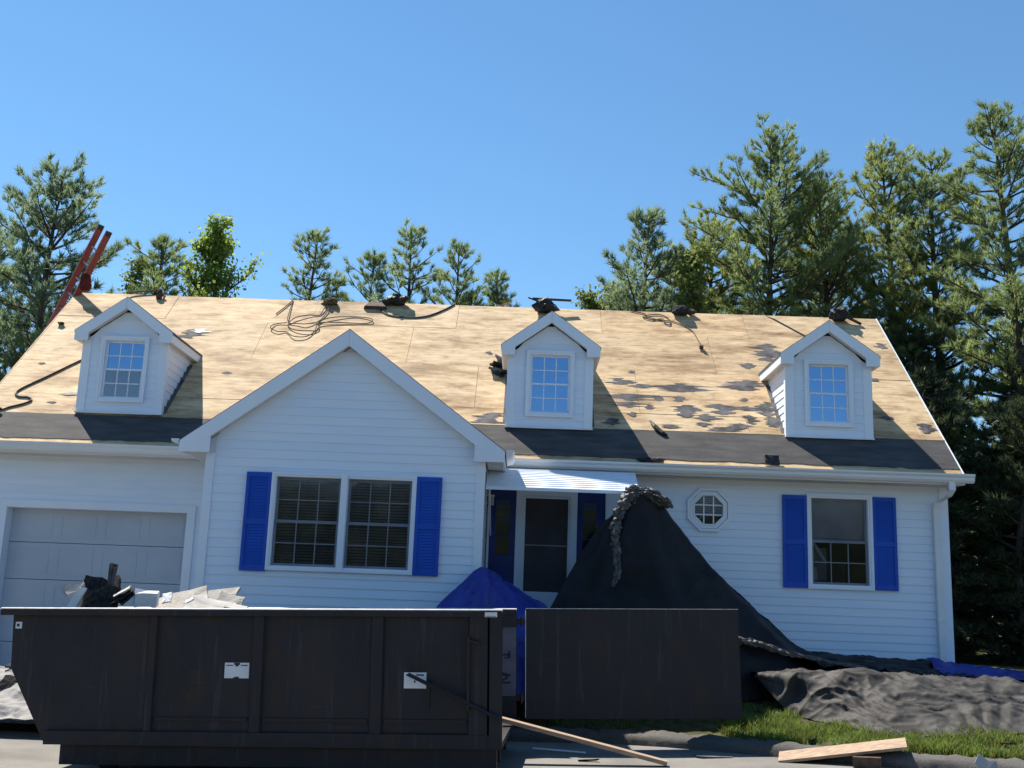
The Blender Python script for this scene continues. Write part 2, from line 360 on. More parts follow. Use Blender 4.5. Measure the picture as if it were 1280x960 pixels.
# ------------------------------------------------------------------ the house
YE, ZE, YR, ZR = 14.6, 3.485, 17.946, 6.5635
XL, XR = -7.89, 5.995
KS = (ZR-ZE)/(YR-YE); SA = math.atan(KS); CSA, SSA = math.cos(SA), math.sin(SA); SLEN = (YR-YE)/CSA
def rp(x, s, h=0.):          # point on the front roof slope: s metres up from the eave, h above the sheathing
    return Vector((x, YE+s*CSA-h*SSA, ZE+s*SSA+h*CSA))
YW, YG = 15.0, 13.4
house = thing('white_house', 'white clapboard house with blue shutters, three dormers and a stripped roof', 'house', (-.95, 15., .4))
EXP = .112
def cut(x0, x1, z0, z1, openings):
    """split one course into rectangles that avoid the openings"""
    zs = sorted({z0, z1, *[z for o in openings for z in (o[2], o[3]) if z0 < z < z1]}); out = []
    for za, zb in zip(zs, zs[1:]):
        if zb-za < .004: continue
        segs = [(x0, x1)]; zm = (za+zb)/2
        for o in openings:
            if o[2] < zm < o[3]:
                ns = []
                for a, b in segs:
                    if o[1] <= a or o[0] >= b: ns.append((a, b)); continue
                    if o[0] > a: ns.append((a, o[0]))
                    if o[1] < b: ns.append((o[1], b))
                segs = ns
        out += [(a, b, za, zb) for a, b in segs if b-a > .01]
    return out
def lap(z, z0): return .016-.011*(z-z0)/EXP
def siding_front(parent, x0, x1, z0, z1, yw, openings=(), xlim=None):
    n = int(math.ceil((z1-z0)/EXP-1e-6))
    for i in range(n):
        a, b = z0+i*EXP, min(z1, z0+(i+1)*EXP)
        for xa, xb, za, zb in cut(x0, x1, a, b, openings):
            xa0, xb0, xa1, xb1 = xa, xb, xa, xb
            if xlim:
                l0, r0 = xlim(za); l1, r1 = xlim(zb)
                xa0, xa1 = max(xa, l0), max(xa, l1); xb0, xb1 = min(xb, r0), min(xb, r1)
                if xb0-xa0 < .02: continue
                if xb1 < xa1: xa1 = xb1 = (xa1+xb1)/2
            f0, f1 = yw-lap(za, a), yw-lap(zb, a)
            MB().hexa([(xa0, f0, za), (xb0, f0, za), (xb0, yw-.001, za), (xa0, yw-.001, za), (xa1, f1, zb), (xb1, f1, zb), (xb1, yw-.001, zb), (xa1, yw-.001, zb)]).build('siding_board', 'siding', parent)
def siding_side(parent, yfun, z0, z1, xw, sgn, mat='siding'):
    """boards on a wall of constant x; yfun(z) -> (y0, y1); sgn +1 faces right"""
    n = int(math.ceil((z1-z0)/EXP-1e-6))
    for i in range(n):
        a, b = z0+i*EXP, min(z1, z0+(i+1)*EXP)
        (p0, q0), (p1, q1) = yfun(a), yfun(b)
        if q0-p0 < .02 and q1-p1 < .02: continue
        o0, o1 = xw+sgn*.016, xw+sgn*lap(b, a); i_ = xw+sgn*.001
        MB().hexa([(o0, p0, a), (i_, p0, a), (i_, q0, a), (o0, q0, a), (o1, p1, b), (i_, p1, b), (i_, max(q1, p1+.001), b), (o1, max(q1, p1+.001), b)]).build('siding_board', mat, parent)

# --- main walls
WR = (5.88)
O_OCT = (2.592-.20, 2.592+.20, 2.705, 3.11)
O_WIN = (3.99, 4.81, 1.92, 3.15)
O_ENT = (-.50, 1.16, .9, 3.12)
O_GAR = (-7.20, -4.66, .3, 2.61)
core = MB()
for a, b, za, zb in [(1.16, O_OCT[0], .35, 3.33), (O_OCT[0], O_OCT[1], .35, O_OCT[2]), (O_OCT[0], O_OCT[1], O_OCT[3], 3.33), (O_OCT[1], O_WIN[0], .35, 3.33), (O_WIN[0], O_WIN[1], .35, O_WIN[2]), (O_WIN[0], O_WIN[1], O_WIN[3], 3.33), (O_WIN[1], WR, .35, 3.33), (-.50, 1.16, 3.12, 3.33)]:
    core.box(a, b, YW, YW+.12, za, zb)
wall = core.build('wall', 'trim', house)
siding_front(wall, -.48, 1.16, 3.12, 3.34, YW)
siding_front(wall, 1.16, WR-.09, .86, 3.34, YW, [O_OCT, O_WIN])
MB().box(WR-.09, WR+.028, YW-.03, YW+.10, .62, 3.335).build('corner_board', 'trim', wall)
MB().box(-.48, WR-.09, YW-.026, YW-.001, .78, .858).build('skirt_board', 'trim', wall)
# garage wall
core = MB()
for a, b, za, zb in [(-7.76, O_GAR[0], .3, 3.33), (O_GAR[0], O_GAR[1], O_GAR[3], 3.33), (O_GAR[1], -3.9, .3, 3.33)]:
    core.box(a, b, YW, YW+.12, za, zb)
gwall = core.build('wall', 'trim', house)
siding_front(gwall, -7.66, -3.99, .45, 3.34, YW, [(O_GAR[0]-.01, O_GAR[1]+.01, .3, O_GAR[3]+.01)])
MB().box(-7.78, -7.66, YW-.03, YW+.10, .35, 3.335).build('corner_board', 'trim', gwall)
# back and end walls
m = MB(); m.box(WR-.12, WR, YW+.12, 20.8, .35, 3.33)
m.prism([(YW+.1, 3.33), (20.8, 3.33), (17.95, ZR-.25)], 'x', WR-.12, WR)
ewall = m.build('wall', 'trim', house)
def ey(z):
    if z <= 3.34: return (YW+.1, 20.8)
    t = (z-3.34)/KS; return (YW+.1+t, 20.8-t)
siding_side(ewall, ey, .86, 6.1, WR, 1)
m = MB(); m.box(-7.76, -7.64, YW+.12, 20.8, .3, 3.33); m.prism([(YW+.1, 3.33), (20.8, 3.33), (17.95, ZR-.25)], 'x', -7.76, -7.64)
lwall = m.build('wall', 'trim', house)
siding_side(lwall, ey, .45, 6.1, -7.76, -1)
MB().box(-7.64, WR-.12, 20.68, 20.8, .3, 3.33).build('wall', 'siding', house)
MB().box(-7.8, WR-.02, YW-.0, 20.85, -.3, .345).build('foundation', 'meter_grey', house)

# --- front gable bump-out
GXC, GXL, GXR = -2.275, -4.312, -.240          # ridge, roof tips
GZA, GK = 4.88, .735                          # top of rake at the apex, slope
WL, WRR = -3.975, -.505
def gtop(x): return GZA-.20-GK*abs(x-GXC)      # underside of the roof
O_GW = (-3.135, -1.34, 1.85, 3.03)
m = MB()
for a, b, za, zb in [(WL, O_GW[0], .35, 3.25), (O_GW[0], O_GW[1], .35, O_GW[2]), (O_GW[0], O_GW[1], O_GW[3], 3.25), (O_GW[1], WRR, .35, 3.25)]:
    m.box(a, b, YG, YG+.12, za, zb)
m.prism([(WL, 3.25), (WRR, 3.25), (WRR, gtop(WRR)), (GXC, gtop(GXC)), (WL, gtop(WL))], 'y', YG, YG+.12)
gab = m.build('wall', 'trim', house)
def glim(z):
    h = (GZA-.175-z)/GK; return (GXC-h, GXC+h)
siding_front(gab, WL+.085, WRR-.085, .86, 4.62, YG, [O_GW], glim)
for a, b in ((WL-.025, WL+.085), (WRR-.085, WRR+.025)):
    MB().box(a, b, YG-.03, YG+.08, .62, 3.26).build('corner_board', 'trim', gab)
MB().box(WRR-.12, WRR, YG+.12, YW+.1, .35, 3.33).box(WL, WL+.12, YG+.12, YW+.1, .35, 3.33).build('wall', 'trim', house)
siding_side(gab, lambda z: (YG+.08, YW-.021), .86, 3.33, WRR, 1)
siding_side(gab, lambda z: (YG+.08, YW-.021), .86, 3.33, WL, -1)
# gable roof: two slabs from the front edge back into the main roof, bare plywood edge
YF = YG-.16
def gable_roof(name, xc, half, za, k, yf, th, parent, mat, fh):
    """two sloping slabs; each is cut where it meets the main roof"""
    for sg in (-1, 1):
        def back(z): return YE+(z-ZE)/KS+.03
        xe = xc+sg*half; ze = za-k*half
        top = [(xc, yf, za), (xe, yf, ze), (xe, back(ze), ze), (xc, back(za), za)]
        bot = [(x, y, z-th) for x, y, z in top]
        MB().hexa(bot+top if sg < 0 else [bot[i] for i in (1, 0, 3, 2)]+[top[i] for i in (1, 0, 3, 2)]).build(name, mat, parent)
gr = MB().box(GXC-.02, GXC+.02, YG+.2, 15.5, GZA-.26, GZA-.12).build('gable_roof', 'plywood', house)
gable_roof('roof_panel', GXC, 2.046, GZA+.012, GK, YF+.004, .03, gr, 'felt', .2)
def rake(parent, xc, half, za, k, y0, y1, fh, ret, soffit_in, wall_half, yw, matn='trim'):
    """front fascia boards, boxed eave return and soffit of a small gable"""
    for sg in (-1, 1):
        xe = xc+sg*half; ze = za-k*half
        g = 0.0015*sg
        fv = fh*math.sqrt(1+k*k)
        pts = [(xc+g, za), (xe, ze), (xe, ze-ret), (xe-sg*.02, ze-ret), (xc+sg*max(0.002, half-(ret-0.)*0-.36*half/2.0), 0)]
        # fascia: sloping band
        zi = za-fv
        poly = [(xc+g, za), (xe, ze), (xe, ze-ret)]
        xin = xe-sg*max(.02, (fv-ret)/k)          # where the lower band edge meets the return level
        poly += [(xin, ze-ret), (xc+g, zi)]
        MB().prism(poly, 'y', y0, y1).build('rake_fascia', matn, parent)
        # flat triangular return that closes the eave box
        xw = xc+sg*wall_half
        if sg*(xin-xw) > .01:
            zc = za-fv-k*abs(xw-xc)
            MB().prism([(xin, ze-ret), (xw, ze-ret), (xw, zc)], 'y', y0+.004, y1).build('eave_return', matn, parent)
        # soffit under the rake
        MB().hexa([(xc+g, y1, zi+.012), (xin, y1, ze-ret+.012), (xin, yw-.021, ze-ret+.012), (xc+g, yw-.021, zi+.012),
                   (xc+g, y1, zi+.03), (xin, y1, ze-ret+.03), (xin, yw-.021, ze-ret+.03), (xc+g, yw-.021, zi+.03)]).build('soffit', 'soffit', parent)
rake(gr, GXC, 2.036, GZA, GK, YF, YF+.03, .168, .135, .0, 1.655, YG)
for sg, x0, x1 in ((-1, GXL, WL-.021), (1, WRR+.021, GXR)):       # eave soffit and side fascia of the bump-out
    z = GZA-GK*2.036-.135
    MB().box(min(x0, x1)+.02, max(x0, x1)-.004, YF+.031, 14.46, z+.004, z+.02).build('soffit', 'soffit', gr)
    xe = GXL if sg < 0 else GXR
    MB().box(xe-.012+(.016 if sg < 0 else -.016), xe+.012+(.016 if sg < 0 else -.016), YF+.032, 14.46, z+.001, z+.13).build('fascia', 'trim', gr)
    MB().prism([(xe+sg*.015, z+.09), (xe+sg*.10, z+.12), (xe+sg*.115, z+.16), (xe+sg*.015, z+.16)], 'y', YF+.02, 14.35).build('gutter', 'gutter', gr)

# --- main roof: rafters/sheathing underneath, plywood sheets, membrane at the eave
m = MB()
def slab(m, x0, x1, s0, s1, h0, h1):
    return m.hexa([rp(x0, s0, h0), rp(x1, s0, h0), rp(x1, s1, h0), rp(x0, s1, h0), rp(x0, s0, h1), rp(x1, s0, h1), rp(x1, s1, h1), rp(x0, s1, h1)])
slab(m, XL+.03, XR-.03, .0, SLEN-.02, -.10, -.016)
roof = m.build('roof', 'plank', house)
m = MB()   # back slope
m.hexa([(XL, YR+.002, ZR-.1), (XR, YR+.002, ZR-.1), (XR, 21.25, ZE-.1), (XL, 21.25, ZE-.1), (XL, YR+.002, ZR-.002), (XR, YR+.002, ZR-.002), (XR, 21.25, ZE), (XL, 21.25, ZE)])
m.build('back_slope', 'felt', roof)
rs = random.Random(3)
rows = [(.06, .80, 0), (.805, 1.25, 1.1), (1.255, 2.47, .2), (2.475, 3.69, 1.35), (3.695, SLEN-.004, .65)]
for s0, s1, off in rows:
    x = XL+.012-off
    while x < XR-.02:
        a, b = max(x, XL+.012), min(x+2.435, XR-.012)
        if b-a > .05: slab(MB(), a, b, s0, s1, -.0145+rs.uniform(0, .0015), rs.uniform(-.002, .0035)).build('plywood_sheet', 'plywood', roof)
        x += 2.44
slab(MB(), XL, XR, -.02, .055, -.014, .002).build('eave_board', 'plywood', roof)
# membrane strips, ragged lower edge
def strip(x0, x1, s0, s1, mat, seed, low=.03):
    m = MB(); n = int((x1-x0)/.05)
    for i in range(n+1):
        x = x0+(x1-x0)*i/n
        e = s0+low*(noise.noise(Vector((x*2.3, seed, 0)))+.6*noise.noise(Vector((x*9, seed, 4))))
        t = s1+.008*noise.noise(Vector((x*3, seed, 8)))
        m.v += [rp(x, e, .006), rp(x, t, .006), rp(x, e, .0095), rp(x, t, .0095)]
    for i in range(n):
        k = 4*i; m.f += [(k+2, k+6, k+7, k+3), (k, k+2, k+3, k+1)][:1]+[(k, k+4, k+6, k+2), (k+1, k+3, k+7, k+5)]
    m.build('membrane_strip', mat, roof)
strip(XL+.02, -1.9, .08, .70, 'membrane', 1); strip(-1.895, XR-.02, .085, .80, 'membrane', 7)
slab(MB(), -2., XR-.01, .80, .822, .004, .012).build('batten', 'plywood', roof)
# torn felt left on the sheathing
def scrap(x, s, a, b, seed, mat='felt', h=.005, name='felt_scrap'):
    """torn sheet remnant: a stack of thin courses whose ragged ends wander, so it tears along the grain"""
    b *= .82; a *= 1.06; n = max(6, int(2.4*b/.012)); lf, rt = [], []
    for i in range(n+1):
        t = 2*i/n-1; env = max(.0, 1-abs(t)**2.2)**.5
        wl = env*(.62+.75*noise.noise(Vector((seed*1.7, t*2.1, 0)))+.55*noise.noise(Vector((seed*3.3, t*7., 5))))+.26*random.Random(seed*100+i).uniform(-1, 1)
        wr = env*(.62+.75*noise.noise(Vector((seed*2.9, t*2.3, 9)))+.55*noise.noise(Vector((seed*1.1, t*7., 2))))+.26*random.Random(seed*77+i).uniform(-1, 1)
        c = .25*a*noise.noise(Vector((seed, t*1.5, 7)))
        lf.append(c-a*1.3*max(.03, wl)); rt.append(c+a*1.3*max(.03, wr))
    m = MB()
    for i in range(n+1):
        sv = s+b*1.15*(2*i/n-1); dz = .004*max(0, noise.noise(Vector((seed, i*.5, 3))))
        m.v += [rp(x+lf[i], sv, h+dz), rp(x+lf[i]*.3+rt[i]*.7, sv, h+.001), rp(x+rt[i], sv, h+dz)]
    for i in range(n):
        k = 3*i; m.f += [(k, k+1, k+4, k+3), (k+1, k+2, k+5, k+4)]
    return m.build(name, mat, roof)
FS = [(1.44, 2.15, .23, .1), (1.76, 2.03, .18, .07), (2.32, 2.02, .36, .14), (1.59, 1.69, .36, .11), (1.99, 1.69, .06, .09), (1.52, 1.48, .21, .09), (1.83, 1.43, .08, .07), (1.56, 1.22, .06, .07), (2.3, 1.69, .11, .09), (2.37, 1.36, .2, .18), (2.88, 1.44, .18, .16), (3.25, 1.48, .36, .07), (2.65, 1.2, .15, .1), (2.08, .93, .13, .05), (2.56, 1.01, .13, .06), (3.1, 1.0, .15, .08), (2.86, .9, .28, .06), (3.28, 1.18, .11, .13), (3.9, 3.22, .26, .32), (3.5, 2.76, .12, .1), (3.34, 2.15, .29, .17), (3.28, 1.73, .06, .06), (3.58, 1.49, .14, .22), (3.6, 1.14, .12, .15), (-.42, 2.37, .09, .25), (-.5, 1.05, .22, .09), (-.55, .88, .2, .12), (1.64, 2.45, .05, .05), (5.41, 2.46, .1, .05), (5.82, 3.57, .09, .11), (5.82, 1.11, .12, .14), (-5.5, 3.2, .2, .16), (-.62, 2.9, .06, .05), (-1.1, 1.02, .14, .05), (1.25, 1.0, .1, .1), (5.3, 1.35, .09, .06), (-7.5, 2.1, .05, .04), (-6.9, 1.0, .06, .03), (-4.6, 2.0, .07, .04)]
for i, (x, s, a, b) in enumerate(FS): scrap(x, s, a, b, i+1)
scrap(-5.36, 3.3, .13, .08, 77, 'foam', .012, 'paper_scrap'); scrap(-6.75, 1.25, .12, .05, 78, 'grey_sheet', .010, 'paper_scrap')
# ridge and rakes
for x0, x1, rm in ((XL-.006, XL+.010, 'plywood'), (XR-.010, XR+.007, 'trim')):
    slab(MB(), x0, x1, -.02, SLEN+.01, -.15, .004).build('rake_board', rm, roof)
    MB().hexa([(x0, YR+.012, ZR-.16), (x1, YR+.012, ZR-.16), (x1, 21.26, ZE-.16), (x0, 21.26, ZE-.16), (x0, YR+.012, ZR+.006), (x1, YR+.012, ZR+.006), (x1, 21.26, ZE+.006), (x0, 21.26, ZE+.006)]).build('rake_board', 'trim', roof)
# soffit, fascia, gutters
MB().box(XL, GXL+.25, YE+.03, YW-.002, 3.335, 3.352).build('soffit', 'soffit', house)
MB().box(GXR-.25, XR+.01, YE+.03, YW-.002, 3.335, 3.352).build('soffit', 'soffit', house)
MB().box(XL, GXL+.1, YE+.002, YE+.028, 3.33, 3.46).build('fascia', 'trim', house)
MB().box(GXR-.1, XR+.012, YE+.002, YE+.028, 3.33, 3.46).build('fascia', 'trim', house)
GP = [(YE, 3.352), (YE-.075, 3.352), (YE-.10, 3.385), (YE-.102, 3.42), (YE-.125, 3.445), (YE-.125, 3.47), (YE-.118, 3.47), (YE-.117, 3.45), (YE-.094, 3.425), (YE-.092, 3.388), (YE-.07, 3.36), (YE-.006, 3.36), (YE-.006, 3.46), (YE, 3.46)]
for x0, x1 in ((XL-.12, GXL-.02), (GXR-.02+.04, 6.10)):
    m = MB().prism(GP, 'x', x0, x1)
    for xe in (x0, x1): m.prism([p for p in GP[:6]]+[(YE, 3.46)], 'x', xe-.002, xe+.002)
    m.build('gutter', 'gutter', house)
def downspout():
    m = MB(); hw, hd = .042, .03
    path = [((5.80, YE-.06, 3.36)), ((5.80, YE-.06, 3.25)), ((5.775, YE+.02, 3.17)), ((5.73, YW-.09, 3.11)), ((5.725, YW-.065, 3.02)), ((5.735, YW-.062, .90)), ((5.735, YW-.12, .80))]
    vs = []
    for p in path: vs += [(p[0]-hw, p[1]-hd, p[2]), (p[0]+hw, p[1]-hd, p[2]), (p[0]+hw, p[1]+hd, p[2]), (p[0]-hw, p[1]+hd, p[2])]
    fs = [(i*4+q, i*4+(q+1) % 4, i*4+4+(q+1) % 4, i*4+4+q) for i in range(len(path)-1) for q in range(4)]
    m.add(vs, fs+[(3, 2, 1, 0), tuple(len(vs)-4+q for q in range(4))])
    o = m.build('downspout', 'gutter', house)
    for z in (2.6, 1.5): MB().box(5.68, 5.785, YW-.10, YW-.02, z, z+.03).build('strap', 'gutter', o)
downspout()

# --- windows
def window(x0, x1, z0, z1, yw, casing, nx, nz, gmat='glass', rows2=None, blind=False, nudge=0., sash=.032, depth=.9, mmat='muntin_shaded', low=None):
    """double-hung window: casing, two sashes, muntins and one pane per light"""
    f = MB().ring([(x0-casing, z0-casing), (x1+casing, z0-casing), (x1+casing, z1+casing), (x0-casing, z1+casing)], [(x0, z0), (x1, z0), (x1, z1), (x0, z1)], 'y', yw-.045+nudge, yw+.06+nudge).build('window', 'trim', house)
    e = casing*.55
    MB().ring([(x0-casing-.012, z0-casing-.012), (x1+casing+.012, z0-casing-.012), (x1+casing+.012, z1+casing+.012), (x0-casing-.012, z1+casing+.012)], [(x0-e, z0-e), (x1+e, z0-e), (x1+e, z1+e), (x0-e, z1+e)], 'y', yw-.056+nudge, yw-.044+nudge).build('casing', 'trim', f)
    zm = (z0+z1)/2
    for k, (a, b, yy) in enumerate(((z0, zm+.012, yw+.002), (zm-.012, z1, yw+.028))):
        sm_ = MB().ring([(x0+.001, a), (x1-.001, a), (x1-.001, b), (x0+.001, b)], [(x0+sash, a+sash), (x1-sash, a+sash), (x1-sash, b-sash), (x0+sash, b-sash)], 'y', yy, yy+.024)
        sm_.build('sash', mmat, f)
        gx, gz = (1, 1) if k == 1 and rows2 == 'plain' else (nx, nz)
        xa, xb, za, zb = x0+sash, x1-sash, a+sash, b-sash
        mw = .007
        for i in range(1, gx): xx = xa+(xb-xa)*i/gx; MB().box(xx-mw, xx+mw, yy+.002, yy+.016, za, zb).build('muntin', mmat, f)
        for j in range(1, gz): zz = za+(zb-za)*j/gz; MB().box(xa, xb, yy+.003, yy+.015, zz-mw, zz+mw).build('muntin', mmat, f)
        for i in range(gx):
            for j in range(gz):
                m = MB().box(xa+(xb-xa)*i/gx+.0005, xa+(xb-xa)*(i+1)/gx-.0005, yy+.008, yy+.011, za+(zb-za)*j/gz+.0005, za+(zb-za)*(j+1)/gz-.0005)
                m.build('pane', low if low and k == 0 else gmat, f)
    # room behind
    m = MB(); p, q, r, s, y0, y1 = x0-.02, x1+.02, z0-.02, z1+.02, yw+.061, yw+depth
    m.add([(p, y0, r), (q, y0, r), (q, y1, r), (p, y1, r), (p, y0, s), (q, y0, s), (q, y1, s), (p, y1, s)], [(0, 1, 2, 3), (7, 6, 5, 4), (1, 5, 6, 2), (2, 6, 7, 3), (3, 7, 4, 0)])
    m.build('room', 'interior', f)
    if blind:
        m = MB(); z = z1-.02
        while z > z0+.02:
            m.add([(x0+.01, yw+.075, z), (x1-.01, yw+.075, z), (x1-.01, yw+.087, z-.027), (x0+.01, yw+.087, z-.027)], [(0, 1, 2, 3)]); z -= .036
        stuff(m.build('blind_slats', 'blind_tan', f))
    return f
w1 = window(-3.085, -2.275, 1.89, 2.99, YG, .045, 3, 2, blind=True)
w2 = window(-2.185, -1.385, 1.89, 2.99, YG, .045, 3, 2, blind=True, nudge=.003)
MB().box(-2.268, -2.192, YG-.0605, YG-.0562, 1.834, 3.046).build('mullion', 'trim', w1)
w3 = window(4.01, 4.79, 1.945, 3.125, YW, .05, 3, 2, rows2='plain')
MB().box(4.02, 4.78, YW+.075, YW+.08, 2.54, 3.12).build('shade', 'curtain', w3)  # added pale panel imitating the dull grey reflection in the upper sash
MB().box(4.05, 4.27, YW+.2, YW+.205, 2.0, 2.45).build('curtain', 'meter_grey', w3)
MB().prism([(4.06, 2.52), (4.10, 2.53), (4.28, 2.25), (4.24, 2.24)], 'y', YW+.16, YW+.17).prism([(4.05, 2.0), (4.10, 2.2), (4.12, 2.18), (4.13, 2.0)], 'y', YW+.16, YW+.17).build('paper', 'foam', w3)
MB().box(4.35, 4.62, YW+.5, YW+.8, 1.95, 2.25).build('cabinet', 'interior_stuff', w3)
def octo(cx, cz, r):
    c = r/math.cos(math.pi/8); return [(cx+c*math.cos(math.pi/8+i*math.pi/4), cz+c*math.sin(math.pi/8+i*math.pi/4)) for i in range(8)]
OX, OZ = 2.592, 2.908
f = MB().ring(octo(OX, OZ, .255), octo(OX, OZ, .215), 'y', YW-.032, YW+.02).build('octagon_window', 'trim', house)
MB().ring(octo(OX, OZ, .300), octo(OX, OZ, .262), 'y', YW-.052, YW+.0).build('casing', 'trim', f)
MB().ring(octo(OX, OZ, .2155), octo(OX, OZ, .196), 'y', YW-.044, YW+.03).build('sash', 'trim', f)
for d in (-.067, .067):
    MB().box(OX+d-.008, OX+d+.008, YW-.014, YW+.006, OZ-.19, OZ+.19).build('muntin', 'trim', f)
    MB().box(OX-.19, OX+.19, YW-.013, YW+.005, OZ+d-.008, OZ+d+.008).build('muntin', 'trim', f)
for i in range(3):
    for j in range(3):
        a = [OX-.198, OX-.067, OX+.067, OX+.198]; b = [OZ-.198, OZ-.067, OZ+.067, OZ+.198]
        MB().box(a[i]+.001, a[i+1]-.001, YW-.006, YW-.003, b[j]+.001, b[j+1]-.001).build('pane', 'glass', f)
p, q, r, s, y0, y1 = OX-.22, OX+.22, OZ-.22, OZ+.22, YW+.121, YW+.6
MB().add([(p, y0, r), (q, y0, r), (q, y1, r), (p, y1, r), (p, y0, s), (q, y0, s), (q, y1, s), (p, y1, s)], [(0, 1, 2, 3), (7, 6, 5, 4), (1, 5, 6, 2), (2, 6, 7, 3), (3, 7, 4, 0)]).build('room', 'interior', f)
m = MB(); z = OZ+.20
while z > OZ-.06:
    m.add([(OX-.20, YW+.0075, z-.004), (OX+.20, YW+.0075, z-.004), (OX+.20, YW+.0095, z-.023), (OX-.20, YW+.0095, z-.023)], [(0, 1, 2, 3)]); z -= .026
stuff(m.build('blind_slats', 'foam', f))
MB().tube([(OX-.16, YW+.05, OZ-.15), (OX-.06, YW+.05, OZ-.07), (OX+.06, YW+.05, OZ-.02), (OX+.17, YW+.05, OZ+.02)], .012).build('bent_slat', 'foam', f)

# --- shutters
def shutter(x0, x1, z0, z1, yw):
    zm = z0+(z1-z0)*.49; st = .042
    m = MB().box(x0, x1, yw-.032, yw-.0215, z0, z1)
    m.box(x0, x0+st, yw-.050, yw-.0325, z0, z1).box(x1-st, x1, yw-.050, yw-.0325, z0, z1)
    for a, b in ((z0, z0+.06), (zm-.03, zm+.03), (z1-.06, z1)): m.box(x0+st, x1-st, yw-.049, yw-.0325, a, b)
    o = m.build('shutter', 'blue_paint', house)
    for a, b in ((z0+.06, zm-.03), (zm+.03, z1-.06)):
        n = int((b-a)/.034)
        lm = MB()
        for i in range(n):
            q = a+(b-a)*i/n; t = a+(b-a)*(i+1)/n
            lm.add([(x0+st, yw-.044, q), (x1-st, yw-.044, q), (x1-st, yw-.0335, t), (x0+st, yw-.0335, t)], [(0, 1, 2, 3)])
        stuff(lm.build('louvres', 'blue_paint', o))
shutter(-3.46, -3.145, 1.815, 3.035, YG); shutter(-1.325, -1.01, 1.83, 3.045, YG)
shutter(3.61, 3.945, 1.885, 3.155, YW); shutter(4.855, 5.18, 1.89, 3.165, YW)

# --- garage door
gd = MB().ring([(O_GAR[0]-.11, .2), (O_GAR[1]+.11, .2), (O_GAR[1]+.11, O_GAR[3]+.10), (O_GAR[0]-.11, O_GAR[3]+.10)], [(O_GAR[0]+.006, .19), (O_GAR[1]-.006, .19), (O_GAR[1]-.006, O_GAR[3]-.006), (O_GAR[0]+.006, O_GAR[3]-.006)], 'y', YW-.035, YW+.16).build('garage_door', 'trim', house)
zs = [.33, .77, 1.19, 1.625, 2.135, 2.60]
for a, b in zip(zs, zs[1:]):
    MB().box(O_GAR[0]-.06, O_GAR[1]+.06, YW+.165, YW+.20, a+.004, b-.004+(.06 if b > 2.5 else 0)).build('door_section', 'garage_paint', gd)
    W_ = O_GAR[1]-O_GAR[0]-.01
    for i in range(4):
        xa = O_GAR[0]+.09+i*(W_-.05)/4; xb = xa+(W_-.05)/4-.12
        MB().ring([(xa, a+.075), (xb, a+.075), (xb, b-.075), (xa, b-.075)], [(xa+.02, a+.095), (xb-.02, a+.095), (xb-.02, b-.095), (xa+.02, b-.095)], 'y', YW+.161, YW+.166).build('panel_moulding', 'garage_paint', gd)

# --- entry: storm door, sidelights, awning
m = MB().ring([(-.085, .95), (.765, .95), (.765, 3.09), (-.085, 3.09)], [(.005, .98), (.675, .98), (.675, 3.02), (.005, 3.02)], 'y', YW-.03, YW+.08)
sd = m.build('storm_door', 'trim', house)
MB().ring([(.006, .985), (.674, .985), (.674, 3.019), (.006, 3.019)], [(.045, 1.705), (.640, 1.705), (.640, 2.985), (.045, 2.985)], 'y', YW+.002, YW+.04).build('door_frame', 'trim', sd)
MB().box(.045, .64, YW+.018, YW+.024, 1.705, 2.33).build('screen_panel', 'screen', sd)
MB().box(.045, .64, YW+.018, YW+.021, 2.345, 2.985).build('screen_panel', 'screen', sd)
MB().box(.045, .64, YW+.010, YW+.030, 2.33, 2.345).build('cross_rail', 'meter_grey', sd)
MB().box(.045, .64, YW+.06, YW+.10, .99, 3.0).build('inner_door', 'screen', sd)
MB().box(.595, .632, YW-.028, YW+.0, 1.95, 2.1).build('handle', 'plastic_black', sd)
for x0, x1, ga, gb in ((-.478, -.087, -.366, -.166), (.767, 1.155, .846, 1.041)):
    z0g, z1g = 2.185, 2.955
    m = MB().ring([(x0, .95), (x1, .95), (x1, 3.118), (x0, 3.118)], [(ga, z0g), (gb, z0g), (gb, z1g), (ga, z1g)], 'y', YW-.012, YW+.05)
    sl_ = m.build('sidelight', 'blue_door', house)
    for j in range(3):
        a, b = z0g+(z1g-z0g)*j/3, z0g+(z1g-z0g)*(j+1)/3
        MB().box(ga+.001, gb-.001, YW+.014, YW+.018, a+.007, b-.007).build('pane', 'glass', sl_)
        if j: MB().box(ga, gb, YW+.004, YW+.03, a-.007, a+.007).build('muntin', 'blue_door', sl_)
    MB().box(ga-.05, gb+.05, YW+.055, YW+.06, z0g-.05, z1g+.05).build('backing', 'interior', sl_)
    MB().ring([(ga-.03, 1.2), (gb+.03, 1.2), (gb+.03, 2.05), (ga-.03, 2.05)], [(ga, 1.23), (gb, 1.23), (gb, 2.02), (ga, 2.02)], 'y', YW-.022, YW-.011).build('panel_moulding', 'blue_door', sl_)
MB().box(1.157, 1.20, YW-.032, YW-.021+.03, .9, 3.12).build('entry_trim', 'trim', house)
MB().box(-.50+.02, -.45, YW-.034, YW-.013, .9, 3.12).build('entry_trim', 'trim', house)
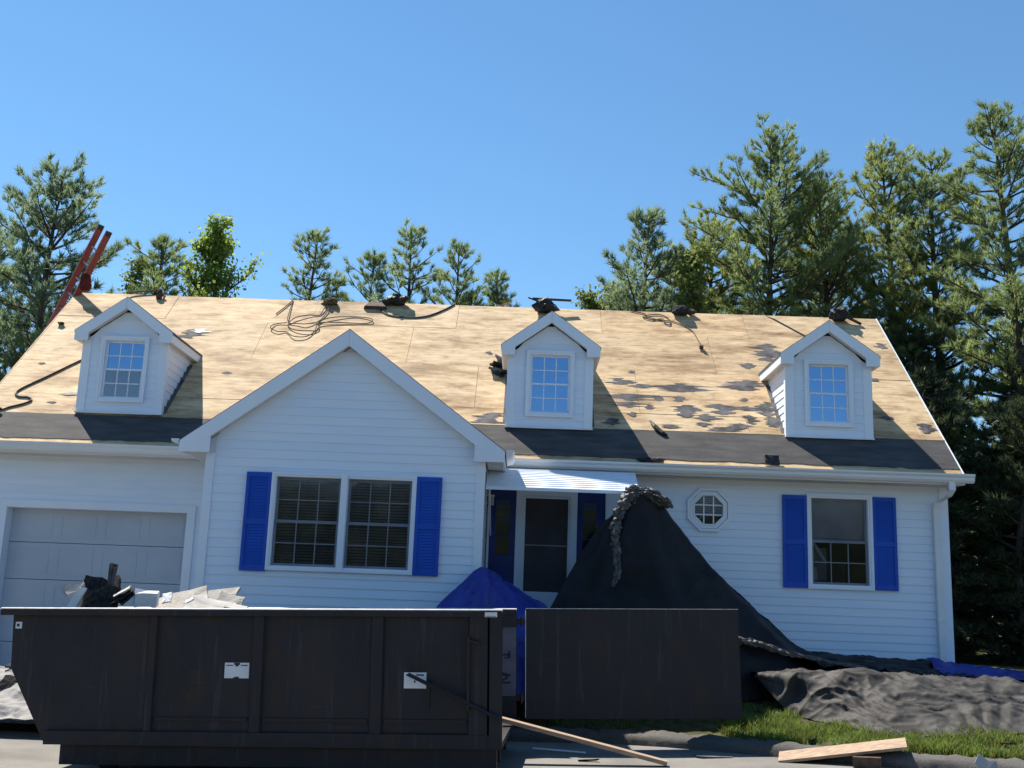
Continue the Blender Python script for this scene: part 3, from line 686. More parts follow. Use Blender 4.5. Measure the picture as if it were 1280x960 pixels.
def awning():
    x0, x1 = -.50+.025, 1.50
    yb, zb, yf, zf = 14.43, 3.315, 13.76, 2.995
    root = MB().box(x0, x1, yf-.02, yf+.006, zf-.035, zf+.002).build('awning', 'trim', house)
    n = 12
    for i in range(n):
        t0, t1 = i/n, (i+1)/n
        ya, za = yb+(yf-yb)*t0, zb+(zf-zb)*(t0**1.25); yc, zc = yb+(yf-yb)*t1, zb+(zf-zb)*(t1**1.25)
        MB().hexa([(x0, yc-.006, zc+.004), (x1-.02*t1, yc-.006, zc+.004), (x1-.02, ya, za-.004), (x0, ya, za-.004), (x0, yc-.006, zc+.012), (x1-.02*t1, yc-.006, zc+.012), (x1-.02, ya, za+.003), (x0, ya, za+.003)]).build('awning_slat', 'trim', root)
    MB().prism([(yb, zb), (yf, zf), (yf, zf-.035), (yb, zb-.12)], 'x', x1-.004, x1+.006).build('end_panel', 'trim', root)
    MB().tube([(1.26, yf+.05, zf-.03), (1.26, YW-.03, 2.45)], .011).build('awning_bracket', 'trim', root)
    MB().tube([(-.43, yf+.05, zf-.03), (-.43, YW-.035, 2.45)], .011).build('awning_bracket', 'trim', root)
awning()
m = MB().box(-.475, -.40, YW-.085, YW-.035, 2.86, 2.99).box(-.485, -.39, YW-.095, YW-.034, 2.985, 3.005)
wl = m.build('wall_lamp', 'decal', house); MB().box(-.455, -.42, YW-.09, YW-.084, 2.88, 2.97).build('pane', 'glass', wl)
mb = MB().box(WR+.021, WR+.10, YW+.35, YW+.62, 1.72, 2.21).build('meter_box', 'meter_grey', house)
MB().box(WR+.1, WR+.112, YW+.38, YW+.59, 1.76, 2.17).build('cover', 'meter_grey', mb)
MB().tube([(WR+.06, YW+.48, 1.72), (WR+.06, YW+.48, .5)], .025).build('conduit', 'meter_grey', mb)
MB().box(-.45, 1.2, 13.75, 14.96, .45, .92).box(-.45, 1.2, 13.4, 13.75, .4, .70).build('entry_steps', 'meter_grey', house)

# --- dormers
def dormer(xc, low=None):
    hw, yf, zt = .60, 15.15, 5.05
    za, k, half = 5.70, .725, .710
    yroof = lambda z: YE+(z-ZE)/KS
    # body shell behind the cladding with a window hole
    gx0, gx1, gz0, gz1 = xc-.285, xc+.285, 4.225, 5.075
    m = MB(); a, b = xc-hw, xc+hw; zbot = ZE+(yf-YE)*KS-.01
    for p, q, r, s in ((a, gx0-.01, zbot, zt), (gx1+.01, b, zbot, zt), (gx0-.01, gx1+.01, zbot, gz0-.01)): m.box(p, q, yf, yf+.05, r, s)
    zg = lambda x: za-.19-k*abs(x-xc)
    m.prism([(a, zt), (gx0-.01, zt), (gx0-.01, gz1+.01), (gx1+.01, gz1+.01), (gx1+.01, zt), (b, zt), (b, zg(b)), (xc, zg(xc)), (a, zg(a))], 'y', yf, yf+.05)
    for x in (a, b):
        m.prism([(yf, zbot), (yroof(zt+.1)+.05, zt+.1), (yf, zt+.1)], 'x', x if x == a else x-.04, x+.04 if x == a else x)
    d = m.build('dormer', 'trim', house)
    # front cladding, corner boards, base flashing
    lim = lambda z: (xc-(za-.165-z)/k, xc+(za-.165-z)/k)
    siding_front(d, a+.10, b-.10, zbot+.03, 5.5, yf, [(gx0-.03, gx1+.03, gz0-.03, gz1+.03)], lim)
    for p, q in ((a-.022, a+.10), (b-.10, b+.022)):
        MB().box(p, q, yf-.03, yf+.06, zbot+.012, zt+.02).build('corner_board', 'trim', d)
    MB().box(a-.03, b+.03, yf-.055, yf-.001, zbot+.012, zbot+.03).build('flashing', 'gutter', d)
    # cheeks
    for sg, xw in ((-1, a), (1, b)):
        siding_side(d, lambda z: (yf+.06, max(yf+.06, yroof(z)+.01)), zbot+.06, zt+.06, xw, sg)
    gable_roof('roof_panel', xc, half+.010, za+.010, k, yf-.146, .03, d, 'felt', 0)
    rake(d, xc, half, za, k, yf-.15, yf-.125, .135, .145, 0, hw-.085, yf)
    ze = za-k*half
    for sg in (-1, 1):
        xe = xc+sg*half; xw = xc+sg*(hw+.021)
        MB().box(min(xe, xe-sg*.02), max(xe, xe-sg*.02), yf-.124, yroof(ze-.02), ze-.143, ze-.012).build('fascia', 'trim', d)
        MB().box(min(xw, xe-sg*.021), max(xw, xe-sg*.021), yf-.124, yroof(ze-.14), ze-.142, ze-.128).build('soffit', 'soffit', d)
        # black step flashing where the cheek meets the sheathing
        MB().hexa([rp(xc+sg*hw, .80, .004), rp(xc+sg*(hw+.06), .80, .004), rp(xc+sg*(hw+.06), 2.2, .004), rp(xc+sg*hw, 2.2, .004), rp(xc+sg*hw, .80, .05), rp(xc+sg*(hw+.022), .80, .008), rp(xc+sg*(hw+.022), 2.2, .008), rp(xc+sg*hw, 2.2, .05)]).build('step_flashing', 'felt', d)
    window(gx0, gx1, gz0, gz1, yf, .05, 3, 2, gmat='dormer_glass', sash=.026, depth=.5, mmat='trim', low=low)
for xc, low in ((-5.845, 'glass'), (.335, None), (4.335, None)): dormer(xc, low)

# ------------------------------------------------------------------ the dumpster
DL, DD = 4.60, 2.40                    # local x runs 0 (open end, right) to -DL; y is depth; z up from the road
dump = thing('dumpster', 'dark roll-off dumpster full of roof debris with its end door swung open', 'dumpster', (-.10, 9.75, -.003), rot=(0, -.0325, -.052))
ORG[dump.name] = Vector((0, 0, 0))
Z0, Z1 = .295, 1.485
prof = [(0, Z0), (0, Z1-.06), (-DL+.10, Z1-.06), (-DL+.12, .95), (-DL+.49, Z0)]
m = MB().prism(prof, 'y', .055, .075); dside = m.build('side_wall', 'dumpster_paint', dump)
MB().prism([(x, z) for x, z in prof], 'y', DD-.075, DD-.055).build('side_wall', 'dumpster_paint', dump)
MB().hexa([(-DL+.49, .075, Z0), (0, .075, Z0), (0, DD-.075, Z0), (-DL+.49, DD-.075, Z0), (-DL+.46, .075, Z0+.05), (0, .075, Z0+.05), (0, DD-.075, Z0+.05), (-DL+.46, DD-.075, Z0+.05)]).build('floor', 'dumpster_paint', dump)
m = MB(); a = [(-DL+.10, Z1-.06), (-DL+.12, .95), (-DL+.49, Z0), (-DL+.52, Z0), (-DL+.15, .96), (-DL+.13, Z1-.06)]
m.prism(a, 'y', .076, DD-.076); m.build('end_wall', 'dumpster_paint', dump)
for y0, y1 in ((0, .085), (DD-.085, DD)):
    MB().box(-DL, 0, y0, y1, Z1-.065, Z1-.003).build('top_rail', 'dumpster_paint', dump, bevel=.006)
    MB().prism([(y0-.001, Z1-.012), (y0+.016, Z1+.005), (y1-.004, Z1+.005), (y1-.004, Z1-.0025), (y0+.002, Z1-.0125)], 'x', -DL-.001, .001).build('sunlit_edge', 'sunlit_steel', dump)  # sunlit rim line: bevelled to catch the sun and coloured pale
MB().box(-DL, -DL+.08, .086, DD-.086, Z1-.065, Z1+.001).build('top_rail', 'dumpster_paint', dump)
for x, ww, dd in ((-3.17, .09, .030), (-2.20, .12, .032), (-1.12, .13, .032), (-.21, .19, .05), (-.0, .0, 0)):
    if ww:
        MB().prism([(x-ww/2, .0545), (x-ww/2+.015, .054-dd), (x+ww/2-.015, .054-dd), (x+ww/2, .0545)], 'z', Z0+.12, Z1-.066).build('side_rib', 'dumpster_paint', dump)
        MB().prism([(x-ww/2, DD-.0545), (x-ww/2+.015, DD-.054+dd), (x+ww/2-.015, DD-.054+dd), (x+ww/2, DD-.0545)], 'z', Z0+.12, Z1-.066).build('side_rib', 'dumpster_paint', dump)
MB().box(-.11, -.005, .0, .054, Z0, Z1-.066).build('end_post', 'dumpster_paint', dump)
MB().box(-.13, 0, DD-.054, DD, Z0, Z1-.066).build('end_post', 'dumpster_paint', dump)
MB().box(-.20, -.002, DD-.082, DD-.0755, .56, Z1-.20).build('primer_band', 'primer_grey', dump)
# dark painted letters on the primer band, reading sideways
m = MB(); yy0, yy1 = DD-.0855, DD-.0825
letters = dump
m.box(-.16, -.065, yy0, yy1, .985, 1.005).box(-.09, -.065, yy0, yy1, .955, 1.03).box(-.13, -.09, yy0, yy1, .955, .972)
m.build('letter', 'decal_print', dump); m = MB()
for a, b in (((-.16, .80), (-.06, .775)), ((-.16, .80), (-.09, .755)), ((-.09, .755), (-.16, .72)), ((-.16, .70), (-.06, .70))):
    m.prism([(a[0], a[1]-.011), (b[0], b[1]-.011), (b[0], b[1]+.011), (a[0], a[1]+.011)], 'y', yy0, yy1)
m.build('letter', 'decal_print', dump)
MB().box(-DL+.5, -.01, .012, .055, Z0+.0, Z0+.118).build('bottom_rail', 'dumpster_paint', dump)
MB().box(-DL+.5, -.01, DD-.055, DD-.012, Z0+.0, Z0+.118).build('bottom_rail', 'dumpster_paint', dump)
for x0, x1 in ((-2.13, -1.195), (-1.045, -.315), (-3.11, -2.27)):
    MB().box(x0, x1, .040, .0545, .505, .535).build('seam', 'dumpster_paint', dump)
for y in (.72, 1.60):
    MB().box(-DL+.55, -.06, y-.045, y+.045, .10, Z0-.002).build('skid_rail', 'dumpster_paint', dump)
for x, y in ((-.22, .55), (-.22, 1.77), (-3.7, .55), (-3.7, 1.77)):
    m = MB(); n = 14
    m.prism([(x+.095*math.cos(2*math.pi*i/n), .10+.095*math.sin(2*math.pi*i/n)) for i in range(n)], 'y', y-.06, y+.06); m.build('roller', 'dumpster_paint', dump)
    for ya, yb in ((y-.075, y-.062), (y+.062, y+.075)): MB().box(x-.03, x+.03, ya, yb, .08, Z0-.002).build('roller_bracket', 'dumpster_paint', dump)
MB().box(-DL+.62, -.05, .10, .19, .115, Z0-.003).build('skid_rail', 'dumpster_paint', dump)  # added dark bar standing in for the deep shadow under the box
# latch lever, slanting brace bar
m = MB().box(-.305, -.285, -.035, .003, .62, 1.25).hexa([(-.30, -.034, 1.23), (-.285, -.034, 1.21), (-.285, -.01, 1.21), (-.30, -.01, 1.23), (-.20, -.034, 1.20), (-.19, -.034, 1.18), (-.19, -.01, 1.18), (-.20, -.01, 1.20)])
m.build('latch_lever', 'dumpster_paint', dump)
MB().tube([(-.83, -.012, .925), (-.02, -.03, .555)], .018, 6).build('brace_bar', 'dumpster_paint', dump)
MB().box(-.66, -.645, .03, .05, .62, .88).build('handle', 'dumpster_paint', dump)
def decal(x0, x1, z0, z1, marks, y=.0515):
    d = MB().box(x0, x1, y-.0015, y, z0, z1).build('decal', 'decal', dump)
    for a, b, c, e in marks: MB().box(x0+(x1-x0)*a, x0+(x1-x0)*b, y-.003, y-.0017, z0+(z1-z0)*c, z0+(z1-z0)*e).build('mark', 'decal_print', d)
decal(-2.50, -2.287+.01, .875, 1.01, [(.38, .62, .86, .99), (.44, .56, .76, .86), (.06, .34, .80, .86), (.66, .94, .80, .86), (.42, .60, .0, .10), (.36, .46, .0, .05)])
decal(-.875, -.675, .80, .937, [(.1, .3, .78, .9), (.45, .52, .36, .50), (.55, .9, .80, .88)])
decal(-.155, -.045, Z1-.064, Z1-.022, [(.1, .9, .1, .2)], y=-.0005)
decal(-DL+.13, -DL+.19, 1.30, 1.36, [(.2, .6, .3, .7)])
# door: hinged at the far corner of the open end and swung right round
hx, hy = .10, DD-.02
dang = .115
def dloc(t, n, z): return (hx+t*math.cos(dang)-n*math.sin(dang), hy+t*math.sin(dang)+n*math.cos(dang), z)
def dbox(t0, t1, n0, n1, z0, z1): return MB().hexa([dloc(t0, n0, z0), dloc(t1, n0, z0), dloc(t1, n1, z0), dloc(t0, n1, z0), dloc(t0, n0, z1), dloc(t1, n0, z1), dloc(t1, n1, z1), dloc(t0, n1, z1)])
dd = dbox(0, 2.38, 0, .012, .315, 1.485).build('door', 'dumpster_paint', dump)
for z0, z1 in ((.315, .40), (1.40, 1.48)): dbox(.0, 2.38, .0125, .07, z0, z1).build('door_rail', 'dumpster_paint', dd)
for t in (0, .78, 1.56, 2.30): dbox(t, t+.08, .0125, .068, .401, 1.399).build('door_stile', 'dumpster_paint', dd)
dbox(0, 2.38, -.003, .012, 1.4855, 1.491).build('sunlit_edge', 'sunlit_steel', dd)
dbox(-.004, .002, -.006, .014, .33, 1.47).build('sunlit_edge', 'sunlit_steel', dd)
for z in (1.30, .48):
    m = MB().tube([(hx-.045, hy+.01, z), (hx-.045, hy+.01, z+.10)], .022, 8); m.box(hx-.11, hx-.045, hy-.002, hy+.022, z+.02, z+.08).box(hx-.045, hx+.01, hy+.0, hy+.022, z+.025, z+.075)
    m.build('hinge', 'dumpster_paint', dump)

# debris heaped in the dumpster
def slabdeb(name, label, cat, c, size, rot, mat, seed, group='debris heaped in the dumpster', rag=.12):
    """a torn flat piece with a ragged outline and some curl"""
    r = random.Random(seed); n = 14; R = Matrix.Rotation(rot[2], 3, 'Z') @ Matrix.Rotation(rot[1], 3, 'Y') @ Matrix.Rotation(rot[0], 3, 'X')
    a, b, t = size; m = MB(); out = []
    per = [(-1, -1), (-.3, -1), (.4, -1), (1, -1), (1, -.2), (1, .5), (1, 1), (.3, 1), (-.4, 1), (-1, 1), (-1, .3), (-1, -.4)]
    for x, y in per: out.append((x*a*(1+r.uniform(-rag, rag)), y*b*(1+r.uniform(-rag, rag)), r.uniform(-.25, .25)*t))
    k = len(out)
    m.v = [tuple(R @ Vector((x, y, z+t/2+.12*t*x*x/a/a))) for x, y, z in out]+[tuple(R @ Vector((x, y, z-t/2))) for x, y, z in out]+[tuple(R @ Vector((0, 0, t*.7))), tuple(R @ Vector((0, 0, -t*.5)))]
    m.f = [(i, (i+1) % k, 2*k) for i in range(k)]+[(i+k, 2*k+1, (i+1) % k+k) for i in range(k)]+[(i, i+k, (i+1) % k+k, (i+1) % k) for i in range(k)]
    o = m.build(name, mat); o.location = c; return tag(o, label, cat, group)
def lump(name, label, cat, c, size, mat, seed, group='debris heaped in the dumpster', rough=.35, sub=3, rot=0.):
    import bmesh
    bm = bmesh.new(); bmesh.ops.create_icosphere(bm, subdivisions=sub, radius=1)
    for v in bm.verts:
        p = v.co.copy(); d = 1+rough*noise.noise(p*1.6+Vector((seed*3.1, 0, 0)))+rough*.6*noise.noise(p*4.2+Vector((0, seed, 0)))
        q = Vector((p.x*size[0], p.y*size[1], p.z*size[2]))*d
        if q.z < -size[2]*.7: q.z = -size[2]*.7
        v.co = Matrix.Rotation(rot, 3, 'Z') @ q
    me = bpy.data.meshes.new(name); bm.to_mesh(me); bm.free(); me.materials.append(MATS[mat])
    o = bpy.data.objects.new(name, me); COL.objects.link(o); o.location = c
    return tag(o, label, cat, group)
fill = MB(); nx, ny = 40, 20
for j in range(ny+1):
    for i in range(nx+1):
        x = -4.42+4.15*i/nx; y = .10+2.2*j/ny
        z = 1.24+.10*noise.noise(Vector((x*1.5, y*1.5, 2)))+.05*noise.noise(Vector((x*6, y*6, 2)))-.75*sm(-1.6, -.2, x)
        z = max(z, Z0+.06)
        fill.v.append((x, y, z if 0 < i < nx and 0 < j < ny else z-.05))
fill.f = [(j*(nx+1)+i, j*(nx+1)+i+1, (j+1)*(nx+1)+i+1, (j+1)*(nx+1)+i) for j in range(ny) for i in range(nx)]
o = fill.build('debris_bed', 'shingle'); o.location = dump.location; o.rotation_euler = dump.rotation_euler; o['kind'] = 'stuff'
o['label'] = 'mixed torn roofing debris filling the dumpster'; o['category'] = 'debris'
slabdeb('shingle_scrap', 'large black shingle square standing on its corner at the heap top', 'shingle', (-4.20, 10.75, 1.52), (.125, .125, .02), (1.35, .2, .35), 'shingle', 1)
slabdeb('shingle_scrap', 'black shingle flap leaning right behind the standing square', 'shingle', (-4.07, 10.85, 1.51), (.12, .14, .02), (1.2, -.55, -.3), 'shingle', 2)
slabdeb('shingle_scrap', 'beige-backed shingle at the left end of the heap', 'shingle', (-4.36, 10.65, 1.47), (.12, .05, .012), (1.2, .75, .1), 'shingle_back', 3)
slabdeb('shingle_scrap', 'tan shingle piece tucked under the black square', 'shingle', (-4.31, 10.60, 1.50), (.09, .06, .012), (1.1, -.6, .2), 'rubble', 4)
slabdeb('shingle_scrap', 'narrow pale strip leaning at the foot of the black square', 'shingle', (-4.24, 10.45, 1.43), (.035, .12, .012), (1.45, .45, .0), 'foam', 5)
slabdeb('shingle_scrap', 'black shingle block under the upright roll', 'shingle', (-3.97, 10.55, 1.45), (.09, .11, .05), (1.5, .05, .1), 'shingle', 6)
slabdeb('shingle_scrap', 'black shingle in the middle of the dark pile', 'shingle', (-4.12, 10.55, 1.43), (.10, .10, .03), (1.4, .1, -.1), 'shingle', 7)
m = MB(); r_ = random.Random(5)
for i in range(7):
    t = i*.9; c = (.022*math.cos(t), .022*math.sin(t))
    m.tube([(c[0], c[1], 0), (c[0]*1.1+.01, c[1]*1.1, .16), (c[0]*1.4+.018, c[1]*1.4, .30+r_.uniform(-.02, .03))], .014, 5)
o = m.build('felt_roll', 'felt'); o.location = (-4.01, 10.65, 1.46); tag(o, 'dark roll of felt strips standing upright in the debris', 'felt roll', 'debris heaped in the dumpster')
for i in range(4):
    slabdeb('shingle_strip', ['black and white striped shingle tab right of the upright roll', 'lowest curled shingle tab right of the roll', 'middle curled shingle tab beside the pale lump', 'topmost curled shingle tab beside the upright roll'][i], 'shingle', (-3.86+.03*i, 10.5, 1.43+.028*((i*3) % 4)), (.085, .05, .01), (.25, -.45-.1*i, .2*i), ['shingle', 'shingle_back', 'shingle', 'shingle'][i], 20+i)
slabdeb('foam_block', 'white foam chunk shaped like a bucket beside the black shingles', 'foam block', (-3.60, 10.55, 1.45), (.10, .06, .12), (.1, .05, .1), 'foam', 9, rag=.25)
slabdeb('drywall_slab', 'beige board slab sloping up in the middle of the heap', 'board', (-3.30, 10.7, 1.42), (.24, .16, .03), (.75, -.28, .1), 'rubble', 10, rag=.07)
slabdeb('drywall_slab', 'tall beige board with a white broken edge', 'board', (-3.08, 10.95, 1.43), (.26, .17, .03), (.9, -.12, -.05), 'rubble', 11, rag=.07)
slabdeb('drywall_slab', 'pinkish board lying in front near the rim', 'board', (-2.98, 10.55, 1.40), (.23, .12, .025), (.55, .12, .05), 'shingle_back', 12, rag=.07)
slabdeb('foam_block', 'bright white square scrap on the sloping beige slab', 'foam block', (-3.37, 10.45, 1.47), (.045, .055, .015), (.9, -.2, .0), 'foam', 13)
slabdeb('foam_block', 'small white scrap right of the bright square scrap', 'foam block', (-3.14, 10.42, 1.46), (.04, .022, .012), (.7, -.5, .0), 'foam', 14)
slabdeb('drywall_slab', 'rounded beige board at the right end of the heap', 'board', (-2.84, 10.7, 1.43), (.12, .12, .03), (.8, .2, .1), 'rubble', 15, rag=.07)
slabdeb('shingle_scrap', 'grey crumbled scrap at the far right end of the heap', 'shingle', (-2.72, 10.5, 1.40), (.10, .07, .03), (.3, .15, .1), 'shingle_back', 16)

# ------------------------------------------------------------------ planks on the ground
def beam(name, label, cat, a, b, wdt, th, mat='plank', up=(0, 0, 1), group=None):
    a, b = Vector(a), Vector(b); d = (b-a).normalized(); s = d.cross(Vector(up)).normalized()*wdt/2; u = s.cross(d).normalized()*th/2
    c = a
    m = MB().hexa([tuple(p-c) for p in (a-s-u, a+s-u, b+s-u, b-s-u, a-s+u, a+s+u, b+s+u, b-s+u)])
    o = m.build(name, mat, bevel=.003); o.location = c
    return tag(o, label, cat, group)
beam('plank', 'long narrow plank sloping from the open dumpster end to the road', 'plank', (-.14, 11.15, .405), (1.49, 10.95, .075), .14, .04)
beam('plank', 'wide short board resting on the kerb in the sun', 'plank', (2.68, 11.40, .11), (3.84, 11.02, .335), .26, .03, up=(.0, -.25, 1))
beam('timber_block', 'dark block under the short board at the kerb', 'block', (3.30, 10.98, .15), (3.55, 10.90, .16), .09, .10, 'rust_brown')
beam('stick', 'thin pale stick lying on the road beside the long plank', 'stick', (.20, 12.02, .03), (.75, 11.75, .04), .035, .012, 'foam')

slabdeb('paper_scrap', 'white paper scrap at the front edge of the pale driveway tarp', 'paper', (-5.62, 12.02, -.055), (.06, .035, .006), (.1, .05, .4), 'foam', 201, None)
slabdeb('metal_shard', 'grey flashing shard leaning on the kerb at lower right', 'flashing', (4.38, 10.45, .20), (.11, .10, .006), (1.0, .3, .2), 'meter_grey', 202, None, .35)
slabdeb('asphalt_patch', 'flat dark asphalt chunk on the road left of the short board', 'asphalt chunk', (2.05, 11.62, .068), (.17, .07, .012), (0, 0, .1), 'felt', 203, None, .25)
for i, (x, y, lab) in enumerate(((1.15, 11.9, 'tiny wood chip on the road near the long plank'), (3.1, 11.75, 'small torn shingle bit on the grass above the short board'), (4.9, 11.2, 'brown shingle bit in the grass at lower right'), (.75, 11.25, 'dark shingle crumb on the road under the long plank'))):
    slabdeb('loose_scrap', lab, 'scrap', (x, y, (road_z(x)+.012 if y < kerb_y(x) else lawn_z(x, y)+.05)), (.05+.015*i, .03, .008), (.1*i, .1, i), ['plank', 'shingle', 'rust_brown', 'shingle'][i], 210+i, 'scraps fallen on the ground', .3)
# ------------------------------------------------------------------ tarps
def lerp(a, b, t): return a+(b-a)*t
def curve(pts, t):
    """Catmull-Rom through pts, t in 0..1"""
    n = len(pts)-1; u = min(max(t, 0), 1)*n; i = min(int(u), n-1); f = u-i
    P = [Vector(pts[max(0, min(n, i+k))]) for k in (-1, 0, 1, 2)]
    return .5*((2*P[1])+(P[2]-P[0])*f+(2*P[0]-5*P[1]+4*P[2]-P[3])*f*f+(3*P[1]-P[0]-3*P[2]+P[3])*f*f*f)
def sheet(name, mat, curves, nu, nv, disp, label=None, cat='tarp', parent=None, loc=None, thick=.004):
    """surface through a list of curves (each a list of points, v runs along them, u across)"""
    m = MB()
    C = [[curve(c, v/nv) for v in range(nv+1)] for c in curves]
    G = [[curve([C[k][v] for k in range(len(curves))], u/nu) for u in range(nu+1)] for v in range(nv+1)]
    N = np.zeros((nv+1, nu+1, 3))
    for v in range(nv+1):
        for u in range(nu+1):
            a = G[v][min(u+1, nu)]-G[v][max(u-1, 0)]; b = G[min(v+1, nv)][u]-G[max(v-1, 0)][u]
            n = a.cross(b)
            if n.length > 1e-9: n.normalize()
            N[v, u] = n
    if (N.reshape(-1, 3).mean(0) @ np.array([0, -.6, .8])) < 0: N = -N
    for v in range(nv+1):
        for u in range(nu+1):
            p = G[v][u]; m.v.append(tuple(p+Vector(N[v, u])*disp(u/nu, v/nv, p)))
    m.f = [(v*(nu+1)+u, v*(nu+1)+u+1, (v+1)*(nu+1)+u+1, (v+1)*(nu+1)+u) for v in range(nv) for u in range(nu)]
    o = m.build(name, mat, parent=parent, smooth=True, loc=loc)
    md = o.modifiers.new('thickness', 'SOLIDIFY'); md.thickness = thick
    if label: tag(o, label, cat)
    return o
def rid(p, s, seed): return 1-2*abs(noise.noise(Vector((p[0]*s, p[1]*s, p[2]*s))+Vector((seed, seed*.7, 0))))
# black sheet hung from the awning corner and spread like a tent
Lc = [(1.36, 13.72, 2.985), (1.17, 13.72, 2.69), (1.02, 13.76, 2.55), (.83, 13.78, 2.27), (.60, 13.74, 1.86), (.40, 13.68, 1.50), (.12, 13.6, .95), (.0, 13.55, .45)]
M1 = [(1.42, 13.66, 3.01), (1.30, 13.62, 2.70), (1.20, 13.60, 2.4), (1.13, 13.58, 2.05), (1.05, 13.56, 1.7), (.95, 13.52, 1.35), (.85, 13.46, .85), (.8, 13.4, .35)]
M2 = [(1.55, 13.65, 3.01), (1.60, 13.64, 2.72), (1.70, 13.62, 2.42), (1.83, 13.60, 2.1), (2.0, 13.57, 1.75), (2.15, 13.52, 1.4), (2.3, 13.45, .95), (2.4, 13.4, .45)]
M3 = [(1.72, 13.82, 2.95), (1.92, 13.90, 2.65), (2.14, 13.98, 2.38), (2.4, 14.02, 2.08), (2.72, 14.0, 1.7), (3.05, 13.95, 1.32), (3.35, 13.85, .95), (3.5, 13.7, .6)]
Rc = [(1.82, 14.0, 2.84), (2.04, 14.30, 2.58), (2.32, 14.52, 2.31), (2.62, 14.66, 2.03), (2.98, 14.74, 1.74), (3.40, 14.80, 1.41), (3.88, 14.86, 1.08), (4.5, 14.9, .93)]
def dtent(u, v, p):
    f = .05*v*math.sin(u*19+.6*math.sin(v*5))+.03*v*math.sin(u*41+2)+.020*rid(p, 2.6, 3)+.012*rid(p, 7, 9)*(.3+v)
    return f
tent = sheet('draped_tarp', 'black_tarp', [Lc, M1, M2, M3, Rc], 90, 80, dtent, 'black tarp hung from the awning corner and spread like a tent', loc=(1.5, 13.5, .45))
def fold(parent, pts, rad, mat, seed, amp=.6, k=14, n=70):
    m = MB(); vs = []
    for i in range(n+1):
        t = i/n; p = curve(pts, t); d = (curve(pts, min(1, t+.01))-curve(pts, max(0, t-.01))).normalized()
        a = d.cross(Vector((0, 1, 0))); a.normalize(); b = d.cross(a)
        r = rad(t)
        for q in range(k):
            th = 2*math.pi*q/k
            e = Vector((t*9, math.cos(th)*1.3, math.sin(th)*1.3+seed))
            rr = r*(1+amp*noise.noise(e*1.7)+amp*.7*noise.noise(e*4.1))
            vs.append(p+rr*(math.cos(th)*a+math.sin(th)*b))
    m.add(vs, [(i*k+q, i*k+(q+1) % k, (i+1)*k+(q+1) % k, (i+1)*k+q) for i in range(n) for q in range(k)]+[tuple(range(k-1, -1, -1)), tuple(n*k+q for q in range(k))])
    return m.build('fold', mat, parent=parent)
fold(tent, [(1.38, 13.66, 2.98), (1.25, 13.60, 2.76), (1.18, 13.57, 2.52), (1.19, 13.55, 2.25), (1.21, 13.53, 2.0), (1.15, 13.5, 1.78)], lambda t: .055*(1-t)**.5+.014, 'sunlit_fold', 1, .75, n=120)
def bunch(c, size, seed, rough):
    import bmesh
    bm = bmesh.new(); bmesh.ops.create_icosphere(bm, subdivisions=5, radius=1)
    for v in bm.verts:
        p = v.co.copy(); q = Vector((p.x*1.4, p.y*1.4, p.z*.8))+Vector((seed, 0, 0))
        d = 1+rough*(abs(noise.noise(q*1.5))*-1.2+.35)+rough*.6*(1-2*abs(noise.noise(q*3.1)))-rough*.3*abs(noise.noise(q*7))
        v.co = Vector((p.x*size[0], p.y*size[1], p.z*size[2]))*d
        v.co.z -= .55*max(0, v.co.x)**1.3
    m = MB(); m.v = [tuple(v.co+Vector(c)) for v in bm.verts]; m.f = [tuple(v.index for v in f.verts) for f in bm.faces]; bm.free()
    return m.build('fold', 'sunlit_fold', parent=tent, smooth=False)
bunch((1.60, 13.76, 2.955), (.235, .13, .075), 3, .6)
bunch((1.42, 13.68, 2.93), (.075, .07, .11), 9, .6)
# black sheet over the shrubs along the wall foot, with its dusty sunlit side on the lawn
def zt(x, y): return lawn_z(x, y)
F0 = [(x, y, lawn_z(x, y)+.02) for x, y in ((2.9, 13.42), (3.2, 12.95), (3.55, 12.35), (3.95, 11.80), (4.7, 11.60), (5.5, 11.75), (7., 11.9), (9., 12.))]
F0[0] = (2.9, 13.32, .76)
F2 = [(2.85, 13.36, .80), (3.3, 13.1, .82), (3.9, 12.95, .86), (4.6, 12.9, .86), (5.4, 12.85, .83), (6.3, 12.85, .80), (7.6, 12.9, .79), (9.2, 12.9, .79)]
F1 = [tuple(.5*a+.5*b+c for a, b, c in zip(p, q, (0, 0, .02))) for p, q in zip(F0, F2)]
F3 = [(2.85, 13.6, .78), (3.4, 13.6, .80), (4.1, 13.6, .80), (4.9, 13.65, .78), (5.7, 13.7, .75), (6.5, 13.7, .73), (7.6, 13.75, .74), (9.2, 13.8, .74)]
